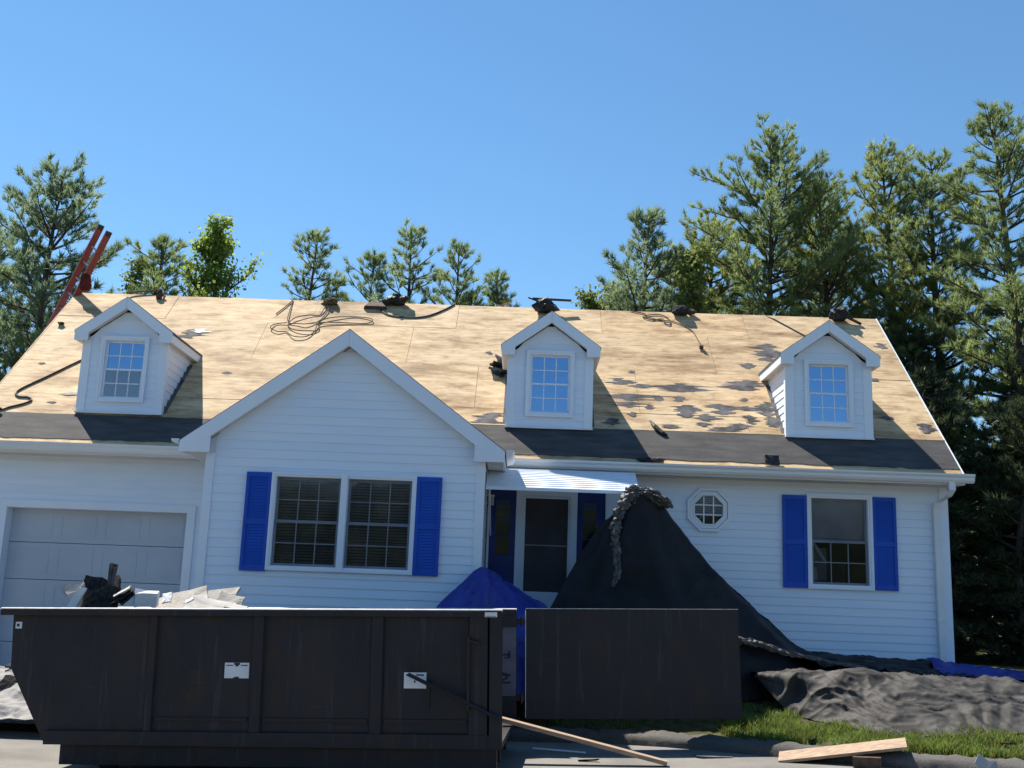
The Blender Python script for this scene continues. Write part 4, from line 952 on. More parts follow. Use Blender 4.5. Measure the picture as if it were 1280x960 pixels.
def dlawn(u, v, p):
    e = .2+.8*math.sin(math.pi*min(1, max(0, u)))
    wx = .30*noise.noise(Vector((p[0]*1.3, p[1]*1.3, 1)))+.02*noise.noise(Vector((p[0]*4, p[1]*4, 6))); wy = .30*noise.noise(Vector((p[0]*1.3, p[1]*1.3, 9)))+.02*noise.noise(Vector((p[0]*4, p[1]*4, 16)))
    X, Y = p[0]+wx, p[1]+wy; h = 0.
    for ang, wl, am, ph in CREASE:                 # folded facets: triangle waves in several directions, each fading in and out
        t = (X*math.cos(ang)+Y*math.sin(ang))/wl+ph; tri = 2*abs(2*(t-math.floor(t+.5)))-1
        h += am*tri*max(0, .45+1.3*noise.noise(Vector((p[0]*.8/wl**.5, p[1]*.8/wl**.5, ph*7))))
    al = p[0]*.8-p[1]*.6; ac = p[0]*.6+p[1]*.8+wx
    r3 = max(0, rid((al*1.3, ac*3.0, 0), 1.3, 7))**3; r4 = max(0, rid((al*3.2, ac*5.5, 0), 1.5, 3))**2; r5 = rid((al*7, ac*10, 0), 1.5, 13)
    return (h*.8+.034*r3+.020*r4)*(.35+.65*e)+.0045*r5+.05*noise.noise(Vector((p[0]*.9+2, p[1]*1.2, .3)))*e
CREASE = [(1.1, 1.15, .060, .1), (2.2, .74, .046, .4), (.35, .52, .036, .7), (1.7, .34, .024, .2), (2.75, .23, .015, .9), (.75, .15, .009, .3)]
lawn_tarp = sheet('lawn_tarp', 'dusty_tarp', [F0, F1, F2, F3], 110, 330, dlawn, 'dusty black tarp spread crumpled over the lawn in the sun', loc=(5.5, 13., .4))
B0 = [(2.6, 13.62, 1.06), (3.0, 13.6, 1.10), (3.6, 13.7, .95), (4.4, 13.85, .84), (5.2, 13.9, .80), (5.75, 13.95, .76)]
B1 = [(2.6, 14.1, 1.15), (3.0, 14.15, 1.1), (3.6, 14.2, .98), (4.4, 14.3, .90), (5.2, 14.35, .86), (5.75, 14.4, .82)]
B2 = [(2.6, 14.85, 1.15), (3.0, 14.9, 1.1), (3.6, 14.93, 1.0), (4.4, 14.95, .97), (5.2, 14.95, .95), (5.75, 14.95, .92)]
def dwall(u, v, p): return .05*rid(p, 2.2, 8)+.03*rid(p, 5, 1)+.012*rid(p, 13, 1)
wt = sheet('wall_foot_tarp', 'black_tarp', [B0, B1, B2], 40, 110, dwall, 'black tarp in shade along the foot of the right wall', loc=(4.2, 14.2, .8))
fold(wt, [(2.55, 13.50, 1.20), (2.9, 13.48, 1.17), (3.3, 13.48, 1.07), (3.8, 13.55, .98), (4.3, 13.62, .92)], lambda t: .036*(1-.75*t)+.004, 'sunlit_fold', 8, .8, n=110)
Q0 = [(5.4, 13.95, .80), (5.9, 13.9, .78), (6.4, 13.9, .76), (7.2, 13.9, .76), (8.4, 13.9, .78)]
Q1 = [(5.4, 14.4, .88), (5.9, 14.4, .86), (6.4, 14.4, .84), (7.2, 14.5, .82), (8.4, 14.5, .80)]
Q2 = [(5.5, 14.93, .97), (5.95, 15.0, .90), (6.5, 15.2, .84), (7.2, 15.4, .80), (8.4, 15.6, .78)]
sheet('blue_ground_tarp', 'blue_tarp', [Q0, Q1, Q2], 40, 80, lambda u, v, p: .05*rid(p, 2.4, 3)+.03*rid(p, 6, 4)+.01*rid(p, 14, 4), 'blue tarp on the ground past the right house corner', loc=(6.8, 14.5, .75))
lump('tarp_bundle', 'pale blue crumpled tarp bundle at the right edge of the lawn tarp', 'tarp', (6.32, 13.55, .80), (.13, .12, .09), 'pale_blue_tarp', 3, None, .7, 4)
# blue sheet over the entry rail
A0 = [(-1.15, 13.12, .70), (-1.02, 13.14, 1.3), (-.93, 13.16, 1.48), (-.76, 13.2, 1.66), (-.58, 13.22, 1.86), (-.47, 13.25, 1.945)]
A1 = [(-.75, 12.9, .55), (-.68, 12.95, 1.1), (-.62, 13.0, 1.4), (-.55, 13.05, 1.6), (-.48, 13.12, 1.8), (-.42, 13.25, 1.94)]
A2 = [(-.2, 12.85, .5), (-.2, 12.95, 1.0), (-.2, 13.05, 1.3), (-.22, 13.2, 1.55), (-.28, 13.3, 1.75), (-.34, 13.4, 1.90)]
A3 = [(.35, 12.95, .5), (.3, 13.05, .9), (.22, 13.2, 1.25), (.1, 13.4, 1.45), (-.05, 13.5, 1.62), (-.22, 13.55, 1.82)]
A4 = [(.62, 13.4, .5), (.55, 13.5, .9), (.46, 13.6, 1.3), (.32, 13.7, 1.50), (.08, 13.7, 1.62), (-.18, 13.7, 1.80)]
sheet('entry_tarp', 'blue_tarp', [A0, A1, A2, A3, A4], 60, 60, lambda u, v, p: (.05*math.sin(u*17+v*3)+.03*math.sin(u*37+v*2))*(1-v)+.025*rid(p, 3, 2)+.01*rid(p, 9, 2), 'blue tarp draped over the entry railing by the front door', loc=(-.3, 13.2, .5))
# pale sheet on the driveway left
D0 = [(-9.6, 12.1, .03), (-8.0, 12.12, .03), (-6.6, 12.12, .03), (-6.0, 12.1, .02), (-5.4, 12.15, .03), (-4.7, 12.2, .05)]
D1 = [(-9.6, 12.5, .12), (-8.0, 12.5, .14), (-6.6, 12.48, .15), (-6.0, 12.45, .15), (-5.4, 12.5, .14), (-4.7, 12.5, .14)]
D2 = [(-9.6, 12.9, .28), (-8.0, 12.85, .30), (-6.6, 12.8, .34), (-6.0, 12.8, .34), (-5.4, 12.85, .30), (-4.7, 12.9, .25)]
D3 = [(-9.6, 13.4, .45), (-8.0, 13.3, .48), (-6.6, 13.2, .52), (-6.0, 13.2, .52), (-5.4, 13.3, .46), (-4.7, 13.4, .40)]
sheet('driveway_tarp', 'grey_sheet', [D0, D1, D2, D3], 70, 110, lambda u, v, p: .045*rid((p[0], p[1]*2, 0), 1.6, 3)+.025*rid(p, 4.5, 4)+.012*rid(p, 11, 4)+.02, 'pale grey tarp spread over the driveway left of the dumpster', loc=(-6.4, 12.6, .05))
for i, (c, sz, rt) in enumerate((((-5.86, 12.82, .42), (.10, .09, .03), (.9, .2, .2)), ((-5.70, 12.9, .43), (.09, .07, .03), (.4, -.5, .9)), ((-5.85, 12.55, .24), (.13, .06, .02), (.25, .2, .2)), ((-5.9, 13.15, .60), (.15, .08, .02), (.4, .1, .1)))):
    slabdeb('fallen_shingle', ['black shingle propped up on the driveway tarp', 'black shingle leaning beside the propped one on the driveway tarp', 'flat black shingle in front of the propped one', 'dark shingle behind the others near the garage'][i], 'shingle', c, sz, rt, 'shingle', 90+i, 'shingles fallen on the driveway')

# ------------------------------------------------------------------ things left on the roof
def rope_mesh(pts, rad, k=6):
    n = len(pts); fine = [curve(pts, i/(n*7)) for i in range(n*7+1)]
    return MB().tube(fine, rad, k)
def rpl(l, h): return [rp(x, s, h) for x, s in l]
ON = .014
# tangled rope on the left of the ridge
rr = random.Random(11)
c = [(-4.10, 4.50), (-4.07, 4.1), (-4.04, 3.78), (-3.98, 3.66), (-3.85, 3.64), (-3.70, 3.62), (-3.52, 3.76), (-3.44, 4.02), (-3.42, 4.25), (-3.38, 4.40), (-3.46, 4.42), (-3.50, 4.20), (-3.54, 3.98), (-3.72, 3.95), (-3.92, 3.82), (-4.0, 3.60), (-3.86, 3.42), (-3.62, 3.38), (-3.46, 3.46), (-3.50, 3.72), (-3.30, 3.88), (-2.95, 3.96), (-2.70, 3.92), (-2.62, 3.82), (-2.72, 3.74), (-3.15, 3.72), (-3.48, 3.66), (-3.52, 3.40), (-3.62, 3.20), (-3.82, 3.18), (-3.98, 3.36), (-4.12, 3.34), (-4.26, 3.46), (-4.20, 3.62), (-4.02, 3.66)]
m = rope_mesh([rp(x, s, ON+.010*(i % 3)) for i, (x, s) in enumerate(c)], .0085)
o = m.build('rope_coil', 'rope', loc=rp(-3.78, 3.5)); tag(o, 'tangled tan rope spread in loops on the roof above the front gable', 'rope', 'ropes and hoses on the roof')
o = rope_mesh(rpl([(-4.10, 4.52), (-4.16, 4.3), (-4.28, 3.98)], ON), .009).build('rope', 'rope', loc=rp(-4.1, 4.4)); tag(o, 'short straight rope end left of the tangled rope', 'rope', 'ropes and hoses on the roof')
lump('rope_bundle', 'brown rope bundle at the ridge above the tangled rope', 'rope', tuple(rp(-3.42, 4.42, .05)), (.11, .10, .07), 'rope', 5, None, .8, 3)
# left slope: cord with a hand tool at its lower end
o = rope_mesh(rpl([(-6.52, 2.75), (-6.85, 2.35), (-7.25, 1.72), (-7.52, 1.28), (-7.46, 1.12), (-7.30, 1.10), (-7.22, 1.02), (-7.30, .92), (-7.45, .82), (-7.55, .72)], ON), .014).build('air_hose', 'cord', loc=rp(-7.1, 1.8)); tag(o, 'dark air hose running down the roof beside the left dormer', 'hose', 'ropes and hoses on the roof')
m = MB(); b = rp(-7.60, .66, .05)
m.tube([b+Vector((-.10, 0, .01)), b+Vector((.02, .02, .02)), b+Vector((.09, .03, .04))], [.03, .035, .018], 8); m.tube([b+Vector((-.03, 0, .02)), b+Vector((-.05, -.05, -.04))], .018, 6); m.tube([b+Vector((-.10, 0, .01)), b+Vector((-.13, -.01, -.05))], .02, 6)
tag(m.build('nail_gun', 'black_bag', loc=tuple(b)), 'small black nail gun at the end of the left air hose', 'tool')
m = rope_mesh(rpl([(-6.95, 4.50), (-6.85, 4.56), (-6.62, 4.62), (-6.42, 4.66), (-6.36, 4.5), (-6.30, 4.42)], ON+.03), .016); tag(m.build('hose', 'rope', loc=rp(-6.6, 4.5)), 'bent tan hose poking over the ridge behind the left dormer', 'hose', 'ropes and hoses on the roof')
lump('tool_bag', 'small brown bag on the ridge right of the left dormer', 'bag', tuple(rp(-6.40, 4.44, .05)), (.05, .05, .10), 'rust_brown', 6, None, .5)
lump('roof_clip', 'small dark clip on the left rake edge', 'clip', tuple(rp(-7.70, 3.36, .03)), (.06, .04, .03), 'rust_brown', 8, None, .5, 2)
# centre of the ridge
lump('black_bag', 'round black bag sitting on the ridge above the front gable', 'bag', tuple(rp(-2.27, 4.46, .10)), (.16, .13, .11), 'black_bag', 9, None, .45, 3)
m = MB(); b = rp(-2.66, 4.40, .03)
m.hexa([tuple(rp(-2.84, 4.27, .01)), tuple(rp(-2.44, 4.27, .01)), tuple(rp(-2.48, 4.45, .01)), tuple(rp(-2.78, 4.45, .01)), tuple(rp(-2.82, 4.28, .07)), tuple(rp(-2.46, 4.28, .07)), tuple(rp(-2.50, 4.44, .06)), tuple(rp(-2.76, 4.44, .06))])
tag(m.build('wood_scrap', 'rust_brown', loc=tuple(b)), 'flat brown shingle bundle left of the round black bag', 'shingle bundle')
lump('tool_pouch', 'small dark pouch between the brown bundle and round bag', 'bag', tuple(rp(-2.45, 4.45, .05)), (.07, .06, .06), 'rust_brown', 10, None, .8)
m = rope_mesh(rpl([(-2.55, 4.38), (-2.52, 4.22), (-2.36, 4.06), (-2.05, 4.0), (-1.75, 4.06), (-1.5, 4.28), (-1.30, 4.54)], ON), .016); tag(m.build('air_hose', 'cord', loc=rp(-2, 4.1)), 'dark hose hanging in a curve below the round black bag', 'hose', 'ropes and hoses on the roof')
lump('shingle_pile', 'black pile of shingles on the ridge above the middle dormer', 'shingle pile', tuple(rp(.27, 4.38, .12)), (.20, .14, .14), 'black_bag', 12, None, .5, 3)
beam('pry_bar', 'dark bar lying across the black ridge pile', 'bar', tuple(rp(.05, 4.50, .20)), tuple(rp(.72, 4.55, .16)), .05, .03, 'cord')
slabdeb('shingle_scrap', 'black flap at the left end of the ridge pile', 'shingle', tuple(rp(.08, 4.45, .20)), (.10, .08, .02), (.3, .3, .2), 'shingle', 140, None)
lump('black_bag', 'square dark bag on the ridge between the middle and right dormers', 'bag', tuple(rp(2.60, 4.44, .09)), (.14, .12, .10), 'shingle', 13, None, .3, 3)
lump('tool_pouch', 'small pouch at the right of the square dark bag', 'bag', tuple(rp(2.79, 4.48, .05)), (.06, .05, .05), 'rust_brown', 14, None, .7)
m = rope_mesh(rpl([(1.75, 4.53), (2.0, 4.42), (1.95, 4.30), (2.1, 4.22), (2.28, 4.26), (2.3, 4.12), (2.38, 4.05), (2.40, 4.2), (2.34, 4.36), (2.2, 4.42), (2.0, 4.36), (2.12, 4.26), (2.32, 4.2), (2.45, 4.18), (2.62, 4.04), (2.74, 3.86), (2.79, 3.62), (2.82, 3.35), (2.80, 3.18)], ON), .009); tag(m.build('rope', 'rope', loc=rp(2.4, 4.1)), 'thin rope with a loose coil and trailing end between two dormers', 'rope', 'ropes and hoses on the roof')
lump('rope_grab', 'dark hook at the end of the thin trailing rope', 'hook', tuple(rp(2.82, 3.28, .03)), (.03, .05, .03), 'rust_brown', 15, None, .9)
m = MB().tube([tuple(Vector((3.95, 19.2, 5.55))), tuple(Vector((4.02, 18.0, 6.60))), tuple(rp(4.20, 4.40, ON)), tuple(rp(4.62, 3.82, ON))], .011, 6); tag(m.build('safety_rope', 'cord', loc=rp(4.3, 4.2)), 'straight dark rope coming over the ridge to the right dormer', 'rope', 'ropes and hoses on the roof')
lump('shingle_pile', 'black pile on the ridge behind the right dormer', 'shingle pile', tuple(rp(5.30, 4.44, .11)), (.16, .12, .13), 'black_bag', 16, None, .6, 3)
beam('pry_bar', 'dark bar sticking out right of the pile behind the right dormer', 'bar', tuple(rp(5.38, 4.46, .10)), tuple(rp(5.66, 4.28, .03)), .05, .04, 'rust_brown')
for i, (x, sv, lab) in enumerate(((-.40, 2.62, 'grey curled shingle against the left side of the middle dormer'), (-.46, 2.44, 'black shingle stack under the left eave of the middle dormer'), (-.36, 2.22, 'dark shingle end below the stack left of the middle dormer'), (-.52, 2.30, 'loose torn shingle lying left of the middle dormer stack'))):
    slabdeb('shingle_scrap', lab, 'shingle', tuple(rp(x, sv, .05)), (.10, .07, .03), (-.3+.2*i, .2-.1*i, .5*i), ['shingle_back', 'shingle', 'black_bag', 'felt'][i], 170+i, 'loose shingles by the middle dormer', .3)
# lower edge
m = MB(); a = [rp(1.80, 1.02, .03), rp(1.86, .84, .05), rp(1.96, .70, .03), rp(2.02, .66, .02)]; m.tube(a, [.012, .032, .034, .016], 6); tag(m.build('torn_strip', 'black_bag', loc=tuple(rp(1.88, .8))), 'curled black strip lying across the membrane edge', 'strip')
lump('torn_strip', 'crumpled black scrap at the gutter under the curled strip', 'strip', tuple(rp(1.72, .02, .03)), (.16, .05, .035), 'black_bag', 21, None, .8)
slabdeb('roof_block', 'small black square standing at the gutter left of the right dormer', 'block', tuple(rp(3.40, .10, .05)), (.095, .07, .03), (1.2, .05, .05), 'black_bag', 150, None, .06)

# ------------------------------------------------------------------ ladder against the left gable end
def ladder():
    base = Vector((-11.0, 19.6, .80)); top = Vector((-7.44, 17.69, 7.60))
    d = (top-base).normalized(); wv = Vector((1.12, -1.02, -.46)); wv = (wv-d*wv.dot(d)).normalized(); nrm = d.cross(wv).normalized()
    L = (top-base).length
    root = thing('extension_ladder', 'red fibreglass extension ladder leaning on the left end of the roof', 'ladder', tuple(base))
    def bar(p, q, a, b, wa, wb): # rectangular bar p->q with half widths wa along a, wb along b
        return MB().hexa([tuple(p-a*wa-b*wb), tuple(p+a*wa-b*wb), tuple(p+a*wa+b*wb), tuple(p-a*wa+b*wb), tuple(q-a*wa-b*wb), tuple(q+a*wa-b*wb), tuple(q+a*wa+b*wb), tuple(q-a*wa+b*wb)])
    for sg in (-1, 1):
        s = wv*.20*sg
        r = bar(base+s, top+s, wv, nrm, .016, .055).build('rail', 'red_fiberglass', root)
        bar(top+s-d*.02, top+s+d*.07, wv, nrm, .022, .05).build('end_cap', 'plastic_black', r)
        s2 = wv*.235*sg+nrm*.085
        bar(base+s2+d*.3, base+s2+d*5.2, wv, nrm, .012, .04).build('rail', 'red_fiberglass', root)
    t = .25
    while t < L-.1:
        MB().tube([tuple(base+d*t-wv*.2), tuple(base+d*t+wv*.2)], .019, 6).build('rung', 'aluminium', root); t += .305
    return base, d, wv, nrm
lb, ld, lw, ln = ladder()
p = lb+ld*7.0+lw*.30
o = lump('red_pouch', 'dark red pouch hanging from the ladder below its top', 'pouch', tuple(p), (.10, .06, .17), 'cloth_red', 31, None, .4, 3)

# ------------------------------------------------------------------ trees
def tube_np(wood, pts, r0, r1, k=5):
    wood.tube(pts, [r0+(r1-r0)*i/(len(pts)-1) for i in range(len(pts))], k, cap=False)
def unit(a): return a/np.maximum(1e-9, np.linalg.norm(a, axis=-1, keepdims=True))
def needles(rng, C, D, K, ln, wd, spread=.9):
    """K needle triangles on every tuft centre C with direction D"""
    n = len(C); d = unit(np.repeat(D, K, 0)*.8+np.array([0, 0, .25])+rng.normal(0, 1, (n*K, 3))*spread*.55)
    c = np.repeat(C, K, 0)+rng.normal(0, .018, (n*K, 3))
    s = unit(np.cross(d, rng.normal(0, 1, (n*K, 3)))); L = ln*rng.uniform(.65, 1.15, (n*K, 1)); w = wd*.5
    v = np.stack([c-s*w, c+s*w, c+d*L], 1).reshape(-1, 3)
    f = np.arange(n*K*3).reshape(-1, 3)
    return v, f
def pine(label, base, h, r, z0, seed, mat='pine_needles', step=.36, K=15, group='pine trees behind the house', lean=(0, 0), nl=.165, wd=.017, up=1., dens=1., name='pine_tree', skew=None, zcut=0.):
    rng = np.random.default_rng(seed); base = np.array(base, float); root = thing(name, label, 'tree', tuple(base), group)
    wood = MB(); C = []; D = []
    def trunk(z): t = z/h; return base+np.array([lean[0]*t+.12*math.sin(t*5+seed), lean[1]*t+.10*math.sin(t*4+seed*2), z])
    tube_np(wood, [trunk(h*i/16) for i in range(17)], .028*h*.55+.03, .012, 7)
    z = z0
    while z < h-.15:
        t = (z-z0)/(h-z0)
        pr = (1-t)**.48*(.62+.38*min(1, t*5))
        nb = int(rng.integers(3, 6))
        a0 = rng.uniform(0, 6.28)
        for b in range(nb):
            az = a0+b*6.28/nb+rng.uniform(-.4, .4)
            L = max(.25, r*pr*rng.uniform(.42, 1.22))
            if rng.random() < .10: L *= 1.25
            if base[2]+z+L*.6 < zcut: continue
            e0 = (.0+.62*t)*up+rng.uniform(-.28, .30); curv = .30*up+rng.uniform(-.25, .3)
            o = np.array([math.cos(az), math.sin(az), 0]); P = [trunk(z)]; n = 7
            dirs = []
            for i in range(n):
                e = e0+curv*(i/n)**1.4; dd = o*math.cos(e)+np.array([0, 0, math.sin(e)])+rng.normal(0, .06, 3)
                dd /= np.linalg.norm(dd); dirs.append(dd); P.append(P[-1]+dd*L/n)
            tube_np(wood, P, .008+.016*L, .005, 4)
            nt_ = max(3, int(L/.150*dens))
            for q in range(nt_):
                s = .22+.78*(q+rng.random())/nt_; i = min(n-1, int(s*n)); f = s*n-i; p = P[i]*(1-f)+P[i+1]*f; dd = dirs[i]
                side = np.cross(dd, [0, 0, 1.]); side /= max(1e-6, np.linalg.norm(side)); sg = 1 if q % 2 else -1
                td = dd*.7+side*sg*rng.uniform(.3, 1.0)+np.array([0, 0, rng.uniform(-.22, .55)]); td /= np.linalg.norm(td)
                tl = (.16+.22*L*(1.08-s))*rng.uniform(.6, 1.2); tl = min(tl, .7)
                k = max(2, int(tl/.085))
                g = p+td*tl
                if tl > .22: wood.tube([p, p+td*tl*.85], [.006, .003], 3, cap=False)
                for j in range(k):
                    C.append(p+td*tl*(.25+.75*(j+.5)/k)); D.append(td+np.array([0, 0, .25]))
            C.append(P[-1]); D.append(dirs[-1])
        z += step*rng.uniform(.75, 1.25)*(1-.35*t)
    for j in range(5): C.append(trunk(h-.06*j)); D.append(np.array([0, 0, 1.]))
    v, f = needles(rng, np.array(C), np.array(D), K, nl, wd)
    raw('crown', v, f, mat, root)
    wood.build('trunk', 'bark', root)
    return root
def leafy(label, base, h, r, z0, seed, mat, nleaf=5000, ls=.10, group='leafy trees behind the house', name='leafy_tree', clump=.35, rise=0.):
    rng = np.random.default_rng(seed); base = np.array(base, float); root = thing(name, label, 'tree', tuple(base), group)
    wood = MB(); tips = []
    def grow(p, d, L, rad, lev):
        n = 5; P = [p]
        for i in range(n):
            d = d+rng.normal(0, .10, 3)+np.array([0, 0, .05]); d = d/np.linalg.norm(d); P.append(P[-1]+d*L/n)
        tube_np(wood, P, rad, rad*.55, 5)
        if lev >= 1:
            for i in range(2, n+1): tips.append((P[i], d))
        if lev < 3:
            for b in range(int(rng.integers(4, 6))):
                s = rng.uniform(.35, 1.); i = min(n-1, int(s*n)); a = rng.normal(0, 1, 3); a[2] = abs(a[2])*.6; a /= np.linalg.norm(a)
                nd = d*.72+a*.75; nd /= np.linalg.norm(nd); grow(P[i], nd, L*rng.uniform(.45, .68), rad*.5, lev+1)
    n0 = 9; P = [base+np.array([.1*math.sin(i+seed), .1*math.cos(i*1.3), h*.95*i/n0]) for i in range(n0+1)]
    tube_np(wood, P, .012*h+.02, .015, 7)
    z = z0
    while z < h*.94:
        t = (z-z0)/(h-z0); a = rng.uniform(0, 6.28); e = min(1.35, .35+rise+.7*t+rng.uniform(-.1, .2)); L = max(.3, r*(1-t)**.6*rng.uniform(.65, 1.15))
        grow(base+np.array([0, 0, z]), np.array([math.cos(a)*math.cos(e), math.sin(a)*math.cos(e), math.sin(e)]), L*.62, .012+.018*L, 1)
        z += .22*rng.uniform(.7, 1.3)
    T = np.array([t[0] for t in tips]); idx = rng.integers(0, len(T), nleaf)
    c = T[idx]+rng.normal(0, clump*.33, (nleaf, 3))
    d = unit(rng.normal(0, 1, (nleaf, 3))+np.array([0, 0, -.3])); s = unit(np.cross(d, rng.normal(0, 1, (nleaf, 3)))); L = ls*rng.uniform(.6, 1.25, (nleaf, 1))
    v = np.stack([c, c+d*L*.5+s*L*.36, c+d*L, c+d*L*.5-s*L*.36], 1).reshape(-1, 3)
    raw('crown', v, np.arange(nleaf*4).reshape(-1, 4), mat, root); wood.build('trunk', 'bark', root)
    return root
G0 = .78
def rw(h, z0, w, dz): return w/(dz/(h-z0))**.48       # crown radius from a half width w measured dz below the tip
pine('tall bushy blue-green pine behind the ladder at the left', (-9.75, 21, G0), 9.25, rw(9.25, 1.6, 1.25, 1.6), 1.6, 1, 'pine_blue', .28, 18, dens=1.1, zcut=4.5)
pine('dark pine at the far left edge of the picture', (-12.0, 22.4, G0), 8.4, 2.6, 1.0, 2, 'pine_blue', .30, 18, dens=1.)
pine('shaded pine low at the far left behind the roof rake', (-10.9, 24.5, G0), 7.6, 2.4, .8, 3, 'pine_dark', .32, 9)
pine('mixed green pine right of the ladder behind the left dormer', (-8.35, 23, G0), 8.3, rw(8.3, 2.5, .95, 1.1), 2.5, 4, 'pine_needles', .30, 18, zcut=5.)
leafy('thin yellow-green young tree between the ladder and the small pine', (-9.0, 23.6, G0), 8.5, 1.0, 4., 5, 'soft_leaves', 2600, .10)
leafy('bright yellow-green maple rising behind the roof at left', (-6.72, 22, G0), 8.6, 2.3, 4.4, 6, 'maple_leaves', 9500, .085, clump=.22, rise=.22)
leafy('low green shrub top just showing over the ridge left of the slender pines', (-5.75, 24, G0), 7.65, .55, 5.5, 7, 'soft_leaves', 500, .09)
pine('slender open pine above the tangled rope', (-5.5, 26, G0), 9.85, rw(9.85, 5., .66, 1.1), 5., 8, 'pine_needles', .34, 18, up=1.1, dens=.62, zcut=5)
pine('short ragged pine between the two taller open pines', (-4.1, 26, G0), 9.35, rw(9.35, 5, .55, .95), 5., 9, 'pine_needles', .36, 18, up=1.1, dens=.6, zcut=5)
pine('lower ragged pine right beside the slender open pine', (-4.85, 26.6, G0), 8.7, 1.0, 5., 19, 'pine_needles', .36, 18, up=1.0, dens=.6, zcut=5)
pine('broad open-topped pine above the round black bag', (-3.15, 26, G0), 9.9, rw(9.9, 4.6, .8, 1.), 4.6, 10, 'pine_needles', .36, 18, up=1.1, dens=.62, zcut=5)
pine('open pine leaning right beside the broad open-topped pine', (-2.35, 26.5, G0), 9.8, rw(9.8, 4.6, .8, 1.), 4.6, 23, 'pine_needles', .36, 18, up=1.1, dens=.62, zcut=5, lean=(.45, 0))
pine('small pine tip over the ridge right of the broad open pine', (-1.45, 26.5, G0), 8.5, .8, 5., 20, 'pine_needles', .32, 18, zcut=5, dens=.7)
pine('small narrow pine tip left of the middle dormer', (-.86, 27, G0), 9.2, rw(9.2, 5, .33, .65), 5., 11, 'pine_needles', .26, 18, zcut=5, dens=.8)
leafy('small rust-coloured bush tip beside the narrow pine tip', (-.45, 24, G0), 7.7, .45, 6., 12, 'rust_leaves', 700, .07)
leafy('low soft green tree at the left end of the right-hand trees', (1.45, 24.5, G0), 8.3, 1.3, 4.6, 13, 'soft_leaves', 5000, .10)
pine('pointed mid-green pine right of the middle dormer', (2.75, 24, G0), 9.85, rw(9.85, 3.5, 1.05, 1.6), 3.5, 14, 'pine_blue', .28, 18, dens=1., zcut=5)
leafy('pale green young tree between the pointed pine and the broad pine', (3.75, 23.4, G0), 9.3, 1.2, 4.6, 15, 'soft_leaves', 5200, .10)
pine('broad full pine behind the square dark bag', (5.5, 24, G0), 11.65, rw(11.65, 2.2, 1.75, 2.3), 2.2, 16, 'pine_needles', .29, 18, dens=1.05, zcut=4.)
pine('smaller pine filling the gap right of the broad full pine', (6.95, 24.4, G0), 11.0, rw(11, 2.2, 1.1, 1.5), 2.2, 24, 'pine_needles', .32, 18, dens=.95, zcut=4.)
pine('tall pine with a bare trunk behind the right dormer', (8.6, 25, G0), 12.1, rw(12.1, 2.5, 1.15, 1.8), 2.5, 17, 'pine_yellow', .31, 18, dens=1., zcut=2.5)
pine('tallest pine at the right edge of the picture', (10.2, 22, G0), 11.7, rw(11.7, 2., 1.45, 2.2), 2.0, 18, 'pine_needles', .30, 18, dens=1.05)
pine('full light-green pine between the broad pine and the tall bare-trunked pine', (7.55, 26.2, G0), 11.2, rw(11.2, 2.2, 1.4, 1.8), 2.2, 25, 'pine_yellow', .30, 18, dens=.95, zcut=4.)
pine('light-green pine left of the tallest pine at the right', (9.55, 24.2, G0), 11.6, rw(11.6, 2.2, 1.2, 1.8), 2.2, 26, 'pine_needles', .31, 18, dens=.95, zcut=3.)
pine('bushy pine in front of the broad full pine at its left', (4.45, 25.2, G0), 10.1, rw(10.1, 2.2, 1.25, 1.6), 2.2, 27, 'pine_yellow', .30, 18, dens=.95, zcut=5.)
pine('round-topped pine right of the pointed mid-green pine', (3.45, 25.4, G0), 9.2, rw(9.2, 3, 1.2, 1.5), 3., 28, 'pine_needles', .30, 18, dens=.9, zcut=5.)
leafy('leafy low tree filling the gap behind the pointed pine', (2.1, 25.8, G0), 8.9, 1.3, 4.6, 29, 'soft_leaves', 5000, .10)
for i, (x, y, hh, rr_) in enumerate(((7.6, 20.3, 5.4, 1.7), (9.2, 19.8, 4.8, 1.7), (8.3, 23, 6.8, 2.2), (10.4, 20.6, 5.4, 1.9), (11.6, 23.5, 8.2, 2.5), (12.6, 21., 6., 2.1), (6.9, 24.6, 6.6, 1.9))):
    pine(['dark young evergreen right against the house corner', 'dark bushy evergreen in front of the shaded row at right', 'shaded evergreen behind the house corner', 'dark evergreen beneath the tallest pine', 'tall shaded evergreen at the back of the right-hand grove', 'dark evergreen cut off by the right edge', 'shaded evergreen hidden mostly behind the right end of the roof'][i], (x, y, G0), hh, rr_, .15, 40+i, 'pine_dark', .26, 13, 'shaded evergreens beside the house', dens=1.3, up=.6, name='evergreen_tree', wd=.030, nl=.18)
# woods farther back
def wood_mass(name, x0, x1, y0, y1, h0, h1, n, seed, ls, mat, label):
    rng = np.random.default_rng(seed)
    x = rng.uniform(x0, x1, n); y = rng.uniform(y0, y1, n)
    hm = np.array([h0+(h1-h0)*(.5+.5*noise.noise(Vector((a*.22, b*.2, seed)))+.22*noise.noise(Vector((a*.9, b*.9, seed)))) for a, b in zip(x, y)])
    z = hm*rng.uniform(0, 1, n)**.75
    c = np.stack([x, y, z+.2], 1); d = unit(rng.normal(0, 1, (n, 3))); s = unit(np.cross(d, rng.normal(0, 1, (n, 3)))); L = ls*rng.uniform(.5, 1.3, (n, 1))
    v = np.stack([c, c+d*L*.5+s*L*.36, c+d*L, c+d*L*.5-s*L*.36], 1).reshape(-1, 3)
    o = raw(name, v, np.arange(n*4).reshape(-1, 4), mat); o['kind'] = 'stuff'; o['label'] = label; o['category'] = 'woods'; return o
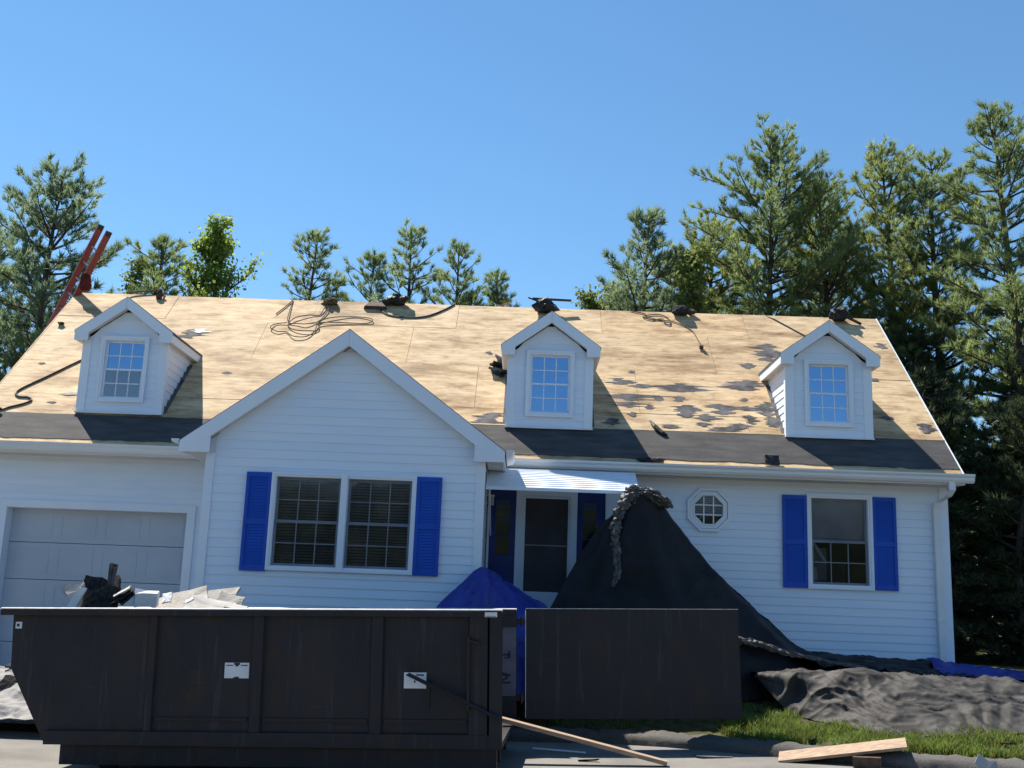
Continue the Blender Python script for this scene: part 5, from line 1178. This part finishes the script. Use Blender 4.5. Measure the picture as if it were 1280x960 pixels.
wood_mass('far_woods', 6, 30, 27, 36, 3.5, 7.5, 26000, 3, .34, 'pine_dark', 'dense shaded woods behind the right-hand pines')
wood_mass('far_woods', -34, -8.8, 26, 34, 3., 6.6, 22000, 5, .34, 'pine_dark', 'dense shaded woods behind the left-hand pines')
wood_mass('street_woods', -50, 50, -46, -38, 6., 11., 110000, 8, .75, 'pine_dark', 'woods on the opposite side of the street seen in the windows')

# ------------------------------------------------------------------ grass along the kerb
def grass():
    rng = np.random.default_rng(4); n = 42000
    x = rng.uniform(-.1, 7.5, n); t = rng.beta(1.1, 1.7, n)
    yk = np.interp(x, KX, KY); y = yk+.28+t*1.5
    clump = np.array([noise.noise(Vector((a*2.2, b*2.2, 0)))+.6*noise.noise(Vector((a*6, b*6, 3))) for a, b in zip(x, y)])
    keep = (clump > -.35) & ((x > 2.35+.25*clump) | ((rng.random(n) < .12) & (x < 1.4))); x, y, clump = x[keep], y[keep], clump[keep]; n = len(x)
    z = np.array([lawn_z(a, b) for a, b in zip(x, y)])-.01
    h = (.055+.075*np.clip(clump+.4, 0, 1))*rng.uniform(.5, 1.35, n)
    a = rng.uniform(0, 6.28, n); w = .0055
    sx, sy = np.cos(a)*w, np.sin(a)*w; lx, ly = rng.normal(0, .45, n)*h, rng.normal(0, .45, n)*h
    p0 = np.stack([x-sx, y-sy, z], 1); p1 = np.stack([x+sx, y+sy, z], 1)
    p2 = np.stack([x+sx*.7+lx*.35, y+sy*.7+ly*.35, z+h*.6], 1); p3 = np.stack([x-sx*.7+lx*.35, y-sy*.7+ly*.35, z+h*.6], 1); tip = np.stack([x+lx, y+ly, z+h], 1)
    v = np.stack([p0, p1, p2, p3, tip], 1).reshape(-1, 3); b = np.arange(n)[:, None]*5
    f = np.concatenate([b+[0, 1, 2], b+[0, 2, 3], b+[3, 2, 4]]).reshape(-1, 3)
    o = raw('grass', v, f, 'grass_blades'); o['kind'] = 'stuff'; o['label'] = 'bright green grass strip between the kerb and the lawn tarp'; o['category'] = 'grass'
grass()
